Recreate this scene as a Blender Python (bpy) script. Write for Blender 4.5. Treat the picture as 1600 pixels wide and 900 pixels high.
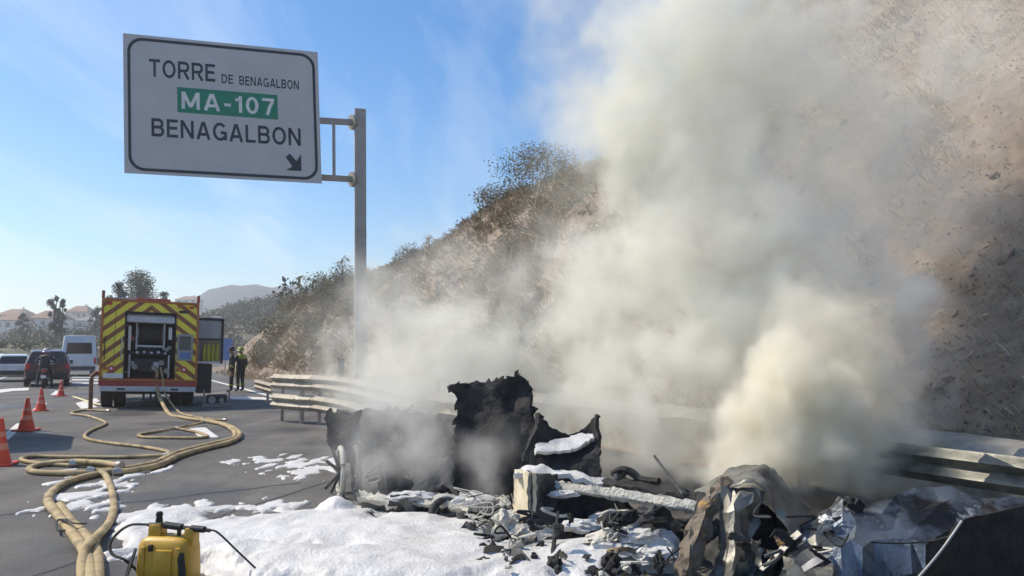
import bpy, bmesh, math, random
import numpy as np
from mathutils import Vector, Matrix
from mathutils import noise as mnoise

random.seed(7)
RNG = np.random.default_rng(11)
R = math.radians
scene = bpy.context.scene
for o in list(bpy.data.objects):
    bpy.data.objects.remove(o)
C = scene.collection

# ------------------------------------------------------------------ camera
F_PX, HOR, EYE = 1200.0, 549.0, 1.6            # focal length in photo pixels, horizon row, eye height
PITCH = math.atan((HOR - 450) / F_PX)
cam_d = bpy.data.cameras.new('camera')
cam = bpy.data.objects.new('camera', cam_d)
C.objects.link(cam)
cam.location = (0, 0, EYE)
cam.rotation_euler = (R(90) + PITCH, 0, 0)
cam_d.sensor_width = 36
cam_d.lens = 36 * F_PX / 1600
cam_d.clip_start = 0.05
cam_d.clip_end = 9000
scene.camera = cam

# ------------------------------------------------------------------ sky, sun, exposure
SUN_EL = R(46)
SUN_TO = Vector((-0.965, 0.24, 0)).normalized()   # horizontal direction towards the sun
world = bpy.data.worlds.new('World')
scene.world = world
world.use_nodes = True
wn, wl = world.node_tree.nodes, world.node_tree.links
wn.clear()
w_out = wn.new('ShaderNodeOutputWorld')
w_bg = wn.new('ShaderNodeBackground')
w_bg.inputs['Strength'].default_value = 0.15
sky = wn.new('ShaderNodeTexSky')
sky.sky_type = 'NISHITA'
sky.sun_disc = False
sky.sun_elevation = SUN_EL
sky.sun_rotation = math.atan2(SUN_TO.x, SUN_TO.y)
sky.air_density = 1.0
sky.dust_density = 0.6
sky.ozone_density = 2.6
# thin cirrus streaks, by direction
tc = wn.new('ShaderNodeTexCoord')
sep = wn.new('ShaderNodeSeparateXYZ'); wl.new(tc.outputs['Generated'], sep.inputs[0])
zc = wn.new('ShaderNodeMath'); zc.operation = 'MAXIMUM'; zc.inputs[1].default_value = 0.02; wl.new(sep.outputs['Z'], zc.inputs[0])
zp = wn.new('ShaderNodeMath'); zp.operation = 'ADD'; zp.inputs[1].default_value = 0.12; wl.new(zc.outputs[0], zp.inputs[0])
dv = wn.new('ShaderNodeVectorMath'); dv.operation = 'DIVIDE'; wl.new(tc.outputs['Generated'], dv.inputs[0])
cmb = wn.new('ShaderNodeCombineXYZ')
for i in range(3): wl.new(zp.outputs[0], cmb.inputs[i])
wl.new(cmb.outputs[0], dv.inputs[1])
mp = wn.new('ShaderNodeMapping'); mp.inputs['Rotation'].default_value = (0, 0, R(6)); mp.inputs['Location'].default_value = (0.4, 0.15, 0); mp.inputs['Scale'].default_value = (1.9, 0.42, 0.0)
wl.new(dv.outputs[0], mp.inputs[0])
nz = wn.new('ShaderNodeTexNoise'); nz.inputs['Scale'].default_value = 1.15; nz.inputs['Detail'].default_value = 7; nz.inputs['Roughness'].default_value = 0.58
nz.inputs['Distortion'].default_value = 0.5
wl.new(mp.outputs[0], nz.inputs['Vector'])
rp = wn.new('ShaderNodeMapRange'); rp.inputs['From Min'].default_value = 0.48; rp.inputs['From Max'].default_value = 0.74
rp.inputs['To Max'].default_value = 0.42
wl.new(nz.outputs['Fac'], rp.inputs['Value'])
# thin cloud bank low on the horizon
hb = wn.new('ShaderNodeMapRange'); hb.inputs['From Min'].default_value = 0.11; hb.inputs['From Max'].default_value = 0.02
hb.inputs['To Max'].default_value = 0.22; hb.interpolation_type = 'SMOOTHSTEP'
wl.new(sep.outputs['Z'], hb.inputs['Value'])
mx = wn.new('ShaderNodeMath'); mx.operation = 'MAXIMUM'; wl.new(rp.outputs[0], mx.inputs[0]); wl.new(hb.outputs[0], mx.inputs[1])
cm = wn.new('ShaderNodeMix'); cm.data_type = 'RGBA'
wl.new(mx.outputs[0], cm.inputs['Factor'])
hs = wn.new('ShaderNodeHueSaturation'); hs.inputs['Saturation'].default_value = 1.42; hs.inputs['Value'].default_value = 0.84
wl.new(sky.outputs[0], hs.inputs['Color'])
wl.new(hs.outputs[0], cm.inputs['A'])
cm.inputs['B'].default_value = (5.2, 5.5, 5.8, 1)
wl.new(cm.outputs['Result'], w_bg.inputs['Color'])
wl.new(w_bg.outputs[0], w_out.inputs['Surface'])

sun_d = bpy.data.lights.new('sun', 'SUN')
sun_d.energy = 3.8
sun_d.angle = R(0.55)
sun_d.color = (1.0, 0.90, 0.74)
sun = bpy.data.objects.new('sun', sun_d)
C.objects.link(sun)
to_sun = Vector((SUN_TO.x * math.cos(SUN_EL), SUN_TO.y * math.cos(SUN_EL), math.sin(SUN_EL)))
sun.rotation_euler = to_sun.to_track_quat('Z', 'Y').to_euler()
sun.location = (-30, 15, 30)

vs = scene.view_settings
vs.view_transform = 'Standard'
vs.look = 'None'
vs.exposure = 0.42
vs.gamma = 1.0
vs.use_curve_mapping = False
cy = scene.cycles
cy.use_denoising = True
cy.max_bounces = 12
cy.diffuse_bounces = 2
cy.glossy_bounces = 2
cy.transmission_bounces = 4
cy.volume_bounces = 8
cy.transparent_max_bounces = 8
cy.volume_step_rate = 2.5
cy.volume_max_steps = 256
cy.use_adaptive_sampling = True
cy.adaptive_threshold = 0.03
cy.caustics_reflective = False
cy.caustics_refractive = False

# ------------------------------------------------------------------ geometry of the place
_cp, _sp = math.cos(PITCH), math.sin(PITCH)
def ray(u, v):
    a, b = (u - 800) / F_PX, (450 - v) / F_PX
    return Vector((a, _cp - b * _sp, _sp + b * _cp))
def P(u, v, Y):
    d = ray(u, v)
    k = Y / d.y
    return Vector((d.x * k, Y, EYE + d.z * k))
def G(u, v, z=0.0):
    d = ray(u, v)
    k = (z - EYE) / d.z
    return Vector((d.x * k, d.y * k, z))
ROAD_A = R(28)
HX, HY = -math.sin(ROAD_A), math.cos(ROAD_A)    # along the road
def road(s, t, z=0.0):                          # road coordinates: s ahead, t to the right of the camera
    t = t + shift(s)
    return Vector((HX * s + HY * t, HY * s - HX * t, z))
def shift(s):
    return 0.0 if s < 55 else (s - 55) ** 2 / 300.0 if s < 155 else 33.3 + (s - 155) * 0.6667
def to_road(x, y):
    s = HX * x + HY * y
    t = HY * x - HX * y
    return s, t - shift(s)
def fbm(x, y, z=0.0, o=4):
    return mnoise.fractal(Vector((x, y, z)), 1.0, 2.1, o)
_HS = [(-60, 18), (0, 22), (14, 20), (18, 17), (20.5, 11.5), (23, 9.3), (27, 9.5), (31, 9.2), (33.5, 7.8), (36, 7.1), (50, 6.5), (65, 6.2), (95, 6.5), (130, 10.5), (170, 15), (230, 19), (400, 26), (900, 40)]
def crest(s):
    for (a, ha), (b, hb_) in zip(_HS, _HS[1:]):
        if s <= b:
            f = min(1, max(0, (s - a) / (b - a)))
            return ha + (hb_ - ha) * f
    return _HS[-1][1]
SLOPE0 = 8.4
def height(s, t):
    """height of the ground at road coordinates"""
    if t > 0:
        if t < SLOPE0:
            return 0.0
        d = t - SLOPE0
        h = crest(s)
        up = 1.22 * d
        k = 2.5 if s < 60 else 5.0
        m = min(up, h)
        z = -math.log(math.exp(-up / k * 2) + math.exp(-h / k * 2)) * k / 2 if max(up, h) / k < 40 else m
        z = max(0.0, z)
        if up > h: z += 0.07 * (d - h / 1.22)
        w = min(1.0, d / 2.5)
        z += w * (0.75 * fbm(s * 0.16, t * 0.16, 3, 4) + 0.22 * fbm(s * 0.9, t * 0.9, 9, 3))
        return max(0.02, z)
    if t > -8.5:
        return 0.0
    d = -8.5 - t
    z = min(0.34 * d, 0.2 + 0.016 * max(0, s)) * min(1.0, max(0.0, (s - 20) / 40))
    q = road(s, t)
    z += 11.5 * math.exp(-((q.x + 66) / 27) ** 2 - ((q.y - 235) / 50) ** 2) * min(1, d / 12)
    return z + min(1, d / 6) * 0.4 * fbm(s * 0.07, t * 0.07, 1, 3)
def height_xy(x, y):
    return height(*to_road(x, y))

# ------------------------------------------------------------------ materials
MATS = {}
def mat(name, col, rough=0.7, metal=0.0, col2=None, scale=8.0, detail=5, lo=0.35, hi=0.65, bump=0.0, bscale=None, spec=0.5, trans=0.0, alpha=None, coat=0.0, dirt=None):
    m = bpy.data.materials.new(name); m.use_nodes = True
    n, l = m.node_tree.nodes, m.node_tree.links
    b = n['Principled BSDF']
    b.inputs['Roughness'].default_value = rough
    b.inputs['Metallic'].default_value = metal
    b.inputs['Specular IOR Level'].default_value = spec
    b.inputs['Transmission Weight'].default_value = trans
    b.inputs['Coat Weight'].default_value = coat
    if alpha is not None: b.inputs['Alpha'].default_value = alpha
    co = n.new('ShaderNodeTexCoord')
    no = n.new('ShaderNodeTexNoise'); no.inputs['Scale'].default_value = scale; no.inputs['Detail'].default_value = detail; no.inputs['Roughness'].default_value = 0.6
    l.new(co.outputs['Object'], no.inputs['Vector'])
    mr = n.new('ShaderNodeMapRange'); mr.inputs['From Min'].default_value = lo; mr.inputs['From Max'].default_value = hi
    l.new(no.outputs['Fac'], mr.inputs['Value'])
    mi = n.new('ShaderNodeMix'); mi.data_type = 'RGBA'
    c2 = col2 or tuple(c * 0.82 for c in col)
    mi.inputs['A'].default_value = (*col, 1); mi.inputs['B'].default_value = (*c2, 1)
    l.new(mr.outputs[0], mi.inputs['Factor'])
    res = mi.outputs['Result']
    if dirt:
        n2 = n.new('ShaderNodeTexNoise'); n2.inputs['Scale'].default_value = dirt[1]; n2.inputs['Detail'].default_value = 8; n2.inputs['Roughness'].default_value = 0.65
        l.new(co.outputs['Object'], n2.inputs['Vector'])
        m2 = n.new('ShaderNodeMapRange'); m2.inputs['From Min'].default_value = dirt[2]; m2.inputs['From Max'].default_value = dirt[3]
        l.new(n2.outputs['Fac'], m2.inputs['Value'])
        x2 = n.new('ShaderNodeMix'); x2.data_type = 'RGBA'; x2.inputs['B'].default_value = (*dirt[0], 1)
        l.new(m2.outputs[0], x2.inputs['Factor']); l.new(res, x2.inputs['A'])
        res = x2.outputs['Result']
    l.new(res, b.inputs['Base Color'])
    if bump:
        bn = n.new('ShaderNodeTexNoise'); bn.inputs['Scale'].default_value = bscale or scale * 4; bn.inputs['Detail'].default_value = 6
        l.new(co.outputs['Object'], bn.inputs['Vector'])
        bp = n.new('ShaderNodeBump'); bp.inputs['Strength'].default_value = min(1, bump); bp.inputs['Distance'].default_value = 0.02 * max(1, bump)
        l.new(bn.outputs['Fac'], bp.inputs['Height']); l.new(bp.outputs[0], b.inputs['Normal'])
    MATS[name] = m
    return m

# ------------------------------------------------------------------ mesh helpers
class MB:
    """collects shapes and links them as ONE mesh object"""
    def __init__(s, warp=None):
        s.v, s.f, s.warp = [], [], warp
    def add(s, vs, fs):
        b = len(s.v)
        s.v += [Vector(x) for x in vs]
        s.f += [tuple(b + i for i in f) for f in fs]
        return s
    def box(s, x0, x1, y0, y1, z0, z1, bev=0.0):
        if bev <= 0:
            vs = [(x, y, z) for z in (z0, z1) for y in (y0, y1) for x in (x0, x1)]
            return s.add(vs, [(0, 2, 3, 1), (4, 5, 7, 6), (0, 1, 5, 4), (2, 6, 7, 3), (0, 4, 6, 2), (1, 3, 7, 5)])
        bm = bmesh.new(); bmesh.ops.create_cube(bm, size=1)
        for v in bm.verts: v.co = Vector(((x0 + x1) / 2 + v.co.x * (x1 - x0), (y0 + y1) / 2 + v.co.y * (y1 - y0), (z0 + z1) / 2 + v.co.z * (z1 - z0)))
        bmesh.ops.bevel(bm, geom=list(bm.edges), offset=bev, segments=2, affect='EDGES', profile=0.6)
        bm.verts.index_update()
        s.add([v.co.copy() for v in bm.verts], [tuple(v.index for v in f.verts) for f in bm.faces]); bm.free()
        return s
    def obox(s, c, ax, ay, az):
        """oriented box: centre and three half axes"""
        c, ax, ay, az = map(Vector, (c, ax, ay, az))
        vs = [c + i * ax + j * ay + k * az for k in (-1, 1) for j in (-1, 1) for i in (-1, 1)]
        return s.add(vs, [(0, 2, 3, 1), (4, 5, 7, 6), (0, 1, 5, 4), (2, 6, 7, 3), (0, 4, 6, 2), (1, 3, 7, 5)])
    def cone(s, a, b, r0, r1=None, n=12, cap=True):
        a, b = Vector(a), Vector(b); r1 = r0 if r1 is None else r1
        q = (b - a).to_track_quat('Z', 'Y')
        vs = []
        for p, r in ((a, r0), (b, r1)):
            for i in range(n):
                an = 2 * math.pi * i / n
                vs.append(p + q @ Vector((r * math.cos(an), r * math.sin(an), 0)))
        fs = [(i, (i + 1) % n, n + (i + 1) % n, n + i) for i in range(n)]
        if cap: fs += [tuple(range(n - 1, -1, -1)), tuple(range(n, 2 * n))]
        return s.add(vs, fs)
    def lathe(s, prof, n=20, axis='Z', at=(0, 0, 0)):
        vs, at = [], Vector(at)
        for r, h in prof:
            for i in range(n):
                an = 2 * math.pi * i / n
                c, d = r * math.cos(an), r * math.sin(an)
                vs.append(at + Vector((c, d, h) if axis == 'Z' else (h, c, d) if axis == 'X' else (c, h, d)))
        fs = []
        for k in range(len(prof) - 1):
            for i in range(n):
                j = (i + 1) % n
                fs.append((k * n + i, k * n + j, (k + 1) * n + j, (k + 1) * n + i))
        if prof[0][0] > 1e-6: fs.append(tuple(range(n - 1, -1, -1)))
        if prof[-1][0] > 1e-6: fs.append(tuple(range((len(prof) - 1) * n, len(prof) * n)))
        return s.add(vs, fs)
    def tube(s, pts, r, n=8, flat=1.0, radii=None):
        pts = [Vector(p) for p in pts]
        vs, N = [], len(pts)
        for k, p in enumerate(pts):
            d = (pts[min(N - 1, k + 1)] - pts[max(0, k - 1)])
            if d.length < 1e-9: d = Vector((0, 0, 1))
            d.normalize()
            up = Vector((0, 0, 1)) if abs(d.z) < 0.95 else Vector((0, 1, 0))
            a = d.cross(up).normalized(); b = a.cross(d).normalized()
            rr = radii[k] if radii else r
            for i in range(n):
                an = 2 * math.pi * i / n
                vs.append(p + a * rr * math.cos(an) + b * rr * flat * math.sin(an))
        fs = [(k * n + i, k * n + (i + 1) % n, (k + 1) * n + (i + 1) % n, (k + 1) * n + i) for k in range(N - 1) for i in range(n)]
        fs += [tuple(range(n - 1, -1, -1)), tuple(range((N - 1) * n, N * n))]
        return s.add(vs, fs)
    def prism(s, poly, y0, y1):
        """polygon in x,z extruded along y"""
        n = len(poly)
        vs = [(x, y0, z) for x, z in poly] + [(x, y1, z) for x, z in poly]
        fs = [tuple(range(n)), tuple(range(2 * n - 1, n - 1, -1))] + [(i, n + i, n + (i + 1) % n, (i + 1) % n) for i in range(n)]
        return s.add(vs, fs)
    def build(s, name, material, parent=None, smooth=False, loc=None):
        me = bpy.data.meshes.new(name)
        vs = [s.warp(v) for v in s.v] if s.warp else s.v
        me.from_pydata([tuple(v) for v in vs], [], s.f)
        bm = bmesh.new(); bm.from_mesh(me)
        bmesh.ops.recalc_face_normals(bm, faces=bm.faces); bm.to_mesh(me); bm.free()
        if smooth is not False:
            me.polygons.foreach_set('use_smooth', [True] * len(me.polygons))
            try: me.set_sharp_from_angle(angle=R(smooth if smooth is not True else 40))
            except Exception: pass
        me.materials.append(MATS[material] if isinstance(material, str) else material)
        o = bpy.data.objects.new(name, me); C.objects.link(o)
        if parent: o.parent = parent
        if loc is not None: o.location = loc
        return o

def tag(o, label=None, cat=None, group=None, kind=None):
    if label: o['label'] = label
    if cat: o['category'] = cat
    if group: o['group'] = group
    if kind: o['kind'] = kind
    return o
def thing(name, label, cat, loc=(0, 0, 0), rz=0.0, group=None):
    o = bpy.data.objects.new(name, None); C.objects.link(o)
    o.empty_display_size = 0.2
    o.location = loc; o.rotation_euler = (0, 0, rz)
    return tag(o, label, cat, group)
def copy_tree(o, parent=None):
    c = o.copy(); C.objects.link(c); c.parent = parent
    for ch in list(o.children): copy_tree(ch, c)
    return c
def np_mesh(name, V, Fq, material, kind=None, smooth=False, parent=None):
    me = bpy.data.meshes.new(name)
    V = np.asarray(V, dtype=np.float32); Fq = np.asarray(Fq, dtype=np.int32)
    k = Fq.shape[1]
    me.vertices.add(len(V)); me.vertices.foreach_set('co', V.ravel())
    me.loops.add(Fq.size); me.loops.foreach_set('vertex_index', Fq.ravel())
    me.polygons.add(len(Fq))
    me.polygons.foreach_set('loop_start', np.arange(0, Fq.size, k, dtype=np.int32))
    if smooth: me.polygons.foreach_set('use_smooth', np.ones(len(Fq), dtype=bool))
    me.update(calc_edges=True); me.validate()
    me.materials.append(MATS[material] if isinstance(material, str) else material)
    o = bpy.data.objects.new(name, me); C.objects.link(o)
    if kind: o['kind'] = kind
    if parent: o.parent = parent
    return o
def grid_faces(nu, nv):
    i = np.arange(nu - 1)[:, None] * nv + np.arange(nv - 1)[None, :]
    i = i.ravel()
    return np.stack([i, i + nv, i + nv + 1, i + 1], 1)
def spline(pts, n=8):
    """Catmull-Rom through the points"""
    pts = [Vector(p) for p in pts]; out = []
    for k in range(len(pts) - 1):
        p0, p1, p2, p3 = pts[max(0, k - 1)], pts[k], pts[k + 1], pts[min(len(pts) - 1, k + 2)]
        for i in range(n):
            t = i / n
            out.append(0.5 * ((2 * p1) + (p2 - p0) * t + (2 * p0 - 5 * p1 + 4 * p2 - p3) * t * t + (3 * p1 - p0 - 3 * p2 + p3) * t ** 3))
    return out + [pts[-1]]
def sheet(name, rows, material, parent, n=8, thick=0.006, crumple=0.02, cs=5.0, jag=0.0, seed=0, smooth=60, facet=0):
    """a crumpled metal sheet through a grid of control points, with torn edges and real thickness"""
    sp = spline
    if facet:                                   # flat facets between sharp creases
        sp = lambda pts, k: [Vector(pts[a]).lerp(Vector(pts[a + 1]), i / facet) for a in range(len(pts) - 1) for i in range(facet)] + [Vector(pts[-1])]
    R1 = [sp(r, n) for r in rows]
    cols = [sp([r[i] for r in R1], n) for i in range(len(R1[0]))]
    nu, nv = len(cols), len(cols[0])
    pts = [[cols[i][j].copy() for j in range(nv)] for i in range(nu)]
    if facet:
        jr = random.Random(seed)
        for i in range(1, nu - 1):
            for j in range(1, nv - 1):
                a, b = pts[i + 1][j] - pts[i - 1][j], pts[i][j + 1] - pts[i][j - 1]
                pts[i][j] = pts[i][j] + a * jr.uniform(-.2, .2) + b * jr.uniform(-.2, .2)
    nor = [[None] * nv for _ in range(nu)]
    for i in range(nu):
        for j in range(nv):
            du = pts[min(nu - 1, i + 1)][j] - pts[max(0, i - 1)][j]
            dv_ = pts[i][min(nv - 1, j + 1)] - pts[i][max(0, j - 1)]
            q = du.cross(dv_)
            nor[i][j] = q.normalized() if q.length > 1e-9 else Vector((0, -1, 0))
    V = []
    for side in (0, 1):
        for i in range(nu):
            for j in range(nv):
                p = pts[i][j]
                q = p * cs + Vector((seed * 7.3, seed, 0))
                f1 = mnoise.voronoi(q * 0.8)[0]
                f2 = mnoise.voronoi(q * 2.1 + Vector((3, 1, 2)))[0]
                d = crumple * (1.5 * (f1[0] - 0.4) + 0.55 * (f2[0] - 0.4) + 0.35 * mnoise.noise(q * 1.3))
                e = Vector((0, 0, 0))
                if jag and (i in (0, nu - 1) or j in (0, nv - 1)):
                    e = Vector((mnoise.noise(q * 6), 0, mnoise.noise(q * 6 + Vector((5, 5, 5))))) * jag
                V.append(p + nor[i][j] * (d + side * thick) + e)
    F_ = []
    A = lambda i, j: i * nv + j
    B = lambda i, j: nu * nv + i * nv + j
    for i in range(nu - 1):
        for j in range(nv - 1):
            if facet:
                if mnoise.noise(pts[i][j] * 31.7) > 0:
                    F_ += [(A(i, j), A(i, j + 1), A(i + 1, j + 1)), (A(i, j), A(i + 1, j + 1), A(i + 1, j)), (B(i, j), B(i + 1, j + 1), B(i, j + 1)), (B(i, j), B(i + 1, j), B(i + 1, j + 1))]
                else:
                    F_ += [(A(i, j), A(i, j + 1), A(i + 1, j)), (A(i + 1, j), A(i, j + 1), A(i + 1, j + 1)), (B(i, j), B(i + 1, j), B(i, j + 1)), (B(i + 1, j), B(i + 1, j + 1), B(i, j + 1))]
                continue
            F_.append((A(i, j), A(i, j + 1), A(i + 1, j + 1), A(i + 1, j)))
            F_.append((B(i, j), B(i + 1, j), B(i + 1, j + 1), B(i, j + 1)))
    for i in range(nu - 1):
        F_.append((A(i, 0), A(i + 1, 0), B(i + 1, 0), B(i, 0)))
        F_.append((A(i, nv - 1), B(i, nv - 1), B(i + 1, nv - 1), A(i + 1, nv - 1)))
    for j in range(nv - 1):
        F_.append((A(0, j), B(0, j), B(0, j + 1), A(0, j + 1)))
        F_.append((A(nu - 1, j), A(nu - 1, j + 1), B(nu - 1, j + 1), B(nu - 1, j)))
    m = MB(); m.add(V, F_)
    return m.build(name, material, parent, smooth=smooth)
def lump(name, c, rx, ry, rz, material, parent=None, seed=0, amp=0.35, sub=3, sc=2.2):
    """an uneven lump"""
    bm = bmesh.new(); bmesh.ops.create_icosphere(bm, subdivisions=sub, radius=1)
    for v in bm.verts:
        d = v.co.normalized()
        k = 1 + amp * mnoise.fractal(d * sc + Vector((seed * 3.1, seed, 0)), 1.0, 2.1, 4)
        v.co = Vector((d.x * rx * k, d.y * ry * k, d.z * rz * k))
    me = bpy.data.meshes.new(name); bm.to_mesh(me); bm.free()
    me.polygons.foreach_set('use_smooth', [True] * len(me.polygons))
    try: me.set_sharp_from_angle(angle=R(35))
    except Exception: pass
    me.materials.append(MATS[material])
    o = bpy.data.objects.new(name, me); C.objects.link(o)
    o.location = c
    if parent: o.parent = parent
    return o

# ------------------------------------------------------------------ shared materials
mat('asphalt', (0.200, 0.187, 0.170), 0.85, col2=(0.120, 0.113, 0.105), scale=0.55, detail=8, bump=0.9, bscale=95, spec=0.3, dirt=((0.23, 0.215, 0.19), 60, 0.5, 0.8))
mat('road_paint', (0.74, 0.73, 0.69), 0.7, col2=(0.50, 0.48, 0.44), scale=7, lo=0.45, hi=0.75)
mat('earth', (0.275, 0.21, 0.155), 0.95, col2=(0.165, 0.125, 0.088), scale=1.1, detail=9, bump=1.0, bscale=9, dirt=((0.36, 0.29, 0.21), 3.5, 0.5, 0.72))
mat('verge', (0.21, 0.18, 0.115), 0.95, col2=(0.10, 0.095, 0.055), scale=0.16, detail=9, bump=1.0, bscale=3, dirt=((0.075, 0.075, 0.04), 0.5, 0.5, 0.66))
mat('concrete', (0.42, 0.40, 0.35), 0.9, col2=(0.26, 0.24, 0.2), scale=4, detail=8, bump=0.5, bscale=40)
mat('dry_grass', (0.40, 0.31, 0.195), 0.85, col2=(0.25, 0.18, 0.105), scale=0.5, detail=6, dirt=((0.52, 0.43, 0.29), 2.2, 0.52, 0.7))
mat('straw', (0.56, 0.46, 0.31), 0.8, col2=(0.40, 0.31, 0.19), scale=3)
mat('olive_leaf', (0.13, 0.125, 0.065), 0.75, col2=(0.19, 0.17, 0.09), scale=0.7, detail=5)
mat('dark_leaf', (0.040, 0.052, 0.026), 0.75, col2=(0.075, 0.08, 0.038), scale=0.8)
mat('tan_leaf', (0.26, 0.21, 0.12), 0.8, col2=(0.16, 0.14, 0.075), scale=0.5)
mat('wood_leaf', (0.105, 0.105, 0.06), 0.8, col2=(0.16, 0.145, 0.085), scale=0.12)
mat('bark', (0.13, 0.10, 0.075), 0.9, col2=(0.08, 0.06, 0.045), scale=6, bump=0.6)
mat('galvanised', (0.46, 0.45, 0.43), 0.45, 0.6, col2=(0.34, 0.33, 0.31), scale=5, bump=0.1)
mat('rail_steel', (0.39, 0.35, 0.285), 0.6, 0.2, col2=(0.25, 0.225, 0.18), scale=3, detail=7, bump=0.15, dirt=((0.22, 0.2, 0.17), 5, 0.55, 0.75))
mat('rock', (0.36, 0.265, 0.20), 0.95, col2=(0.24, 0.17, 0.125), scale=4, bump=0.8)
mat('mountain', (0.085, 0.095, 0.10), 1.0, col2=(0.09, 0.105, 0.10), scale=0.006, detail=9)

# old tyre tracks along the lanes, stains and damp patches in the asphalt
am = MATS['asphalt']; n_, l_ = am.node_tree.nodes, am.node_tree.links
ab_ = n_['Principled BSDF']; src = ab_.inputs['Base Color'].links[0].from_socket
co = n_.new('ShaderNodeTexCoord'); mp_ = n_.new('ShaderNodeMapping'); mp_.inputs['Rotation'].default_value = (0, 0, -ROAD_A); mp_.inputs['Scale'].default_value = (1.6, 0.035, 1)
l_.new(co.outputs['Object'], mp_.inputs[0])
def _n(vec, sc, det, lo, hi, t0, t1):
    x = n_.new('ShaderNodeTexNoise'); x.inputs['Scale'].default_value = sc; x.inputs['Detail'].default_value = det; x.inputs['Roughness'].default_value = 0.62
    l_.new(vec, x.inputs['Vector'])
    y = n_.new('ShaderNodeMapRange'); y.inputs['From Min'].default_value = lo; y.inputs['From Max'].default_value = hi; y.inputs['To Min'].default_value = t0; y.inputs['To Max'].default_value = t1
    l_.new(x.outputs['Fac'], y.inputs['Value']); return y.outputs[0]
track = _n(mp_.outputs[0], 1.0, 5, .35, .7, 1.12, .72)
stain = _n(co.outputs['Object'], 0.42, 9, .5, .6, 1.0, .55)
grit = _n(co.outputs['Object'], 75, 3, .3, .7, .62, 1.4)
pr_ = n_.new('ShaderNodeMath'); pr_.operation = 'MULTIPLY'; l_.new(track, pr_.inputs[0]); l_.new(stain, pr_.inputs[1])
pg_ = n_.new('ShaderNodeMath'); pg_.operation = 'MULTIPLY'; l_.new(pr_.outputs[0], pg_.inputs[0]); l_.new(grit, pg_.inputs[1])
vm_ = n_.new('ShaderNodeVectorMath'); vm_.operation = 'SCALE'; l_.new(src, vm_.inputs[0]); l_.new(pg_.outputs[0], vm_.inputs['Scale'])
l_.new(vm_.outputs[0], ab_.inputs['Base Color'])
l_.new(_n(co.outputs['Object'], 0.42, 9, .5, .6, .88, .42), ab_.inputs['Roughness'])

# ------------------------------------------------------------------ ground, hillside, road
def terrain(name, ss, ts, material, dz=0.0):
    V = np.empty((len(ss), len(ts), 3))
    for i, s in enumerate(ss):
        for j, t in enumerate(ts):
            V[i, j] = road(s, t, height(s, t) + dz)
    return tag(np_mesh(name, V.reshape(-1, 3), grid_faces(len(ss), len(ts))[:, ::-1], material, smooth=True), kind='structure')
ss = np.concatenate([np.linspace(-40, -4, 19)[:-1], np.arange(-4, 62, 0.42), np.linspace(62, 170, 60), np.linspace(175, 450, 30)])
ts_r = np.concatenate([np.arange(7.45, 30, 0.36), np.linspace(30, 80, 26), np.linspace(90, 300, 14)])
terrain('hillside', ss, ts_r, 'earth', -0.004)
ss2 = np.concatenate([np.linspace(-40, 30, 8)[:-1], np.linspace(30, 200, 86), np.linspace(210, 450, 20)])
ts_l = np.concatenate([-np.geomspace(40, 500, 26)[::-1], -np.linspace(6.6, 39, 50)[::-1], [0.0, 7.45]])
terrain('ground', ss2, ts_l, 'verge', -0.012)
# asphalt
ss3 = np.concatenate([np.arange(-30, 60, 3.0), np.arange(60, 260, 4.0)])
V = np.array([[road(s, t, 0.0) for t in (-6.6, -3, 0, 3, 7.46)] for s in ss3])
tag(np_mesh('road', V.reshape(-1, 3), grid_faces(len(ss3), 5)[:, ::-1], 'asphalt'), kind='structure')

# flat paint, a few millimetres above the asphalt
def paint(quads, name='lane_marking'):
    m = MB()
    for q in quads: m.add([(p.x, p.y, 0.004) for p in q], [tuple(range(len(q)))])
    return tag(m.build(name, 'road_paint'), kind='structure')
def strip(s0, s1, t0, t1):
    k = max(1, int((s1 - s0) / 5)); out = []
    for i in range(k):
        a, b = s0 + (s1 - s0) * i / k, s0 + (s1 - s0) * (i + 1) / k
        out.append([road(a, t0), road(a, t1), road(b, t1), road(b, t0)])
    return out
for s0 in (9.4, 16.8, 24.4, 33.0, 45, 57):                    # lane line beside the cones
    paint(strip(s0, s0 + 3.6, -1.62, -1.44))
for s0 in (15.4, 32.0, 36.0, 40, 44, 48):                      # wide dashes of the exit lane
    paint(strip(s0, s0 + 2.1, 1.66, 1.98))
paint(strip(-10, 90, -5.35, -5.18), 'edge_line')
paint(strip(26, 60, 5.3, 5.5), 'edge_line')
# painted arrow in the open lane and the chevron before the van
a0 = [G(-60, 622), G(-60, 614), G(18, 607), G(46, 606), G(44, 610), G(20, 611)]
paint([a0], 'painted_arrow')
paint([[G(127, 639), G(118, 630), G(150, 622), G(156, 627), G(143, 631), G(152, 636)]], 'painted_arrow')
for v in (590, 594.5, 599.5):
    paint([[G(112, v), G(113, v - 1.7), G(154, v - 1.7), G(154, v)]], 'rumble_bar')
for u0, v0 in ((412, 622),):
    paint([[G(355, 624), G(357, 619), G(412, 621), G(430, 625)]], 'edge_line')

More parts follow.
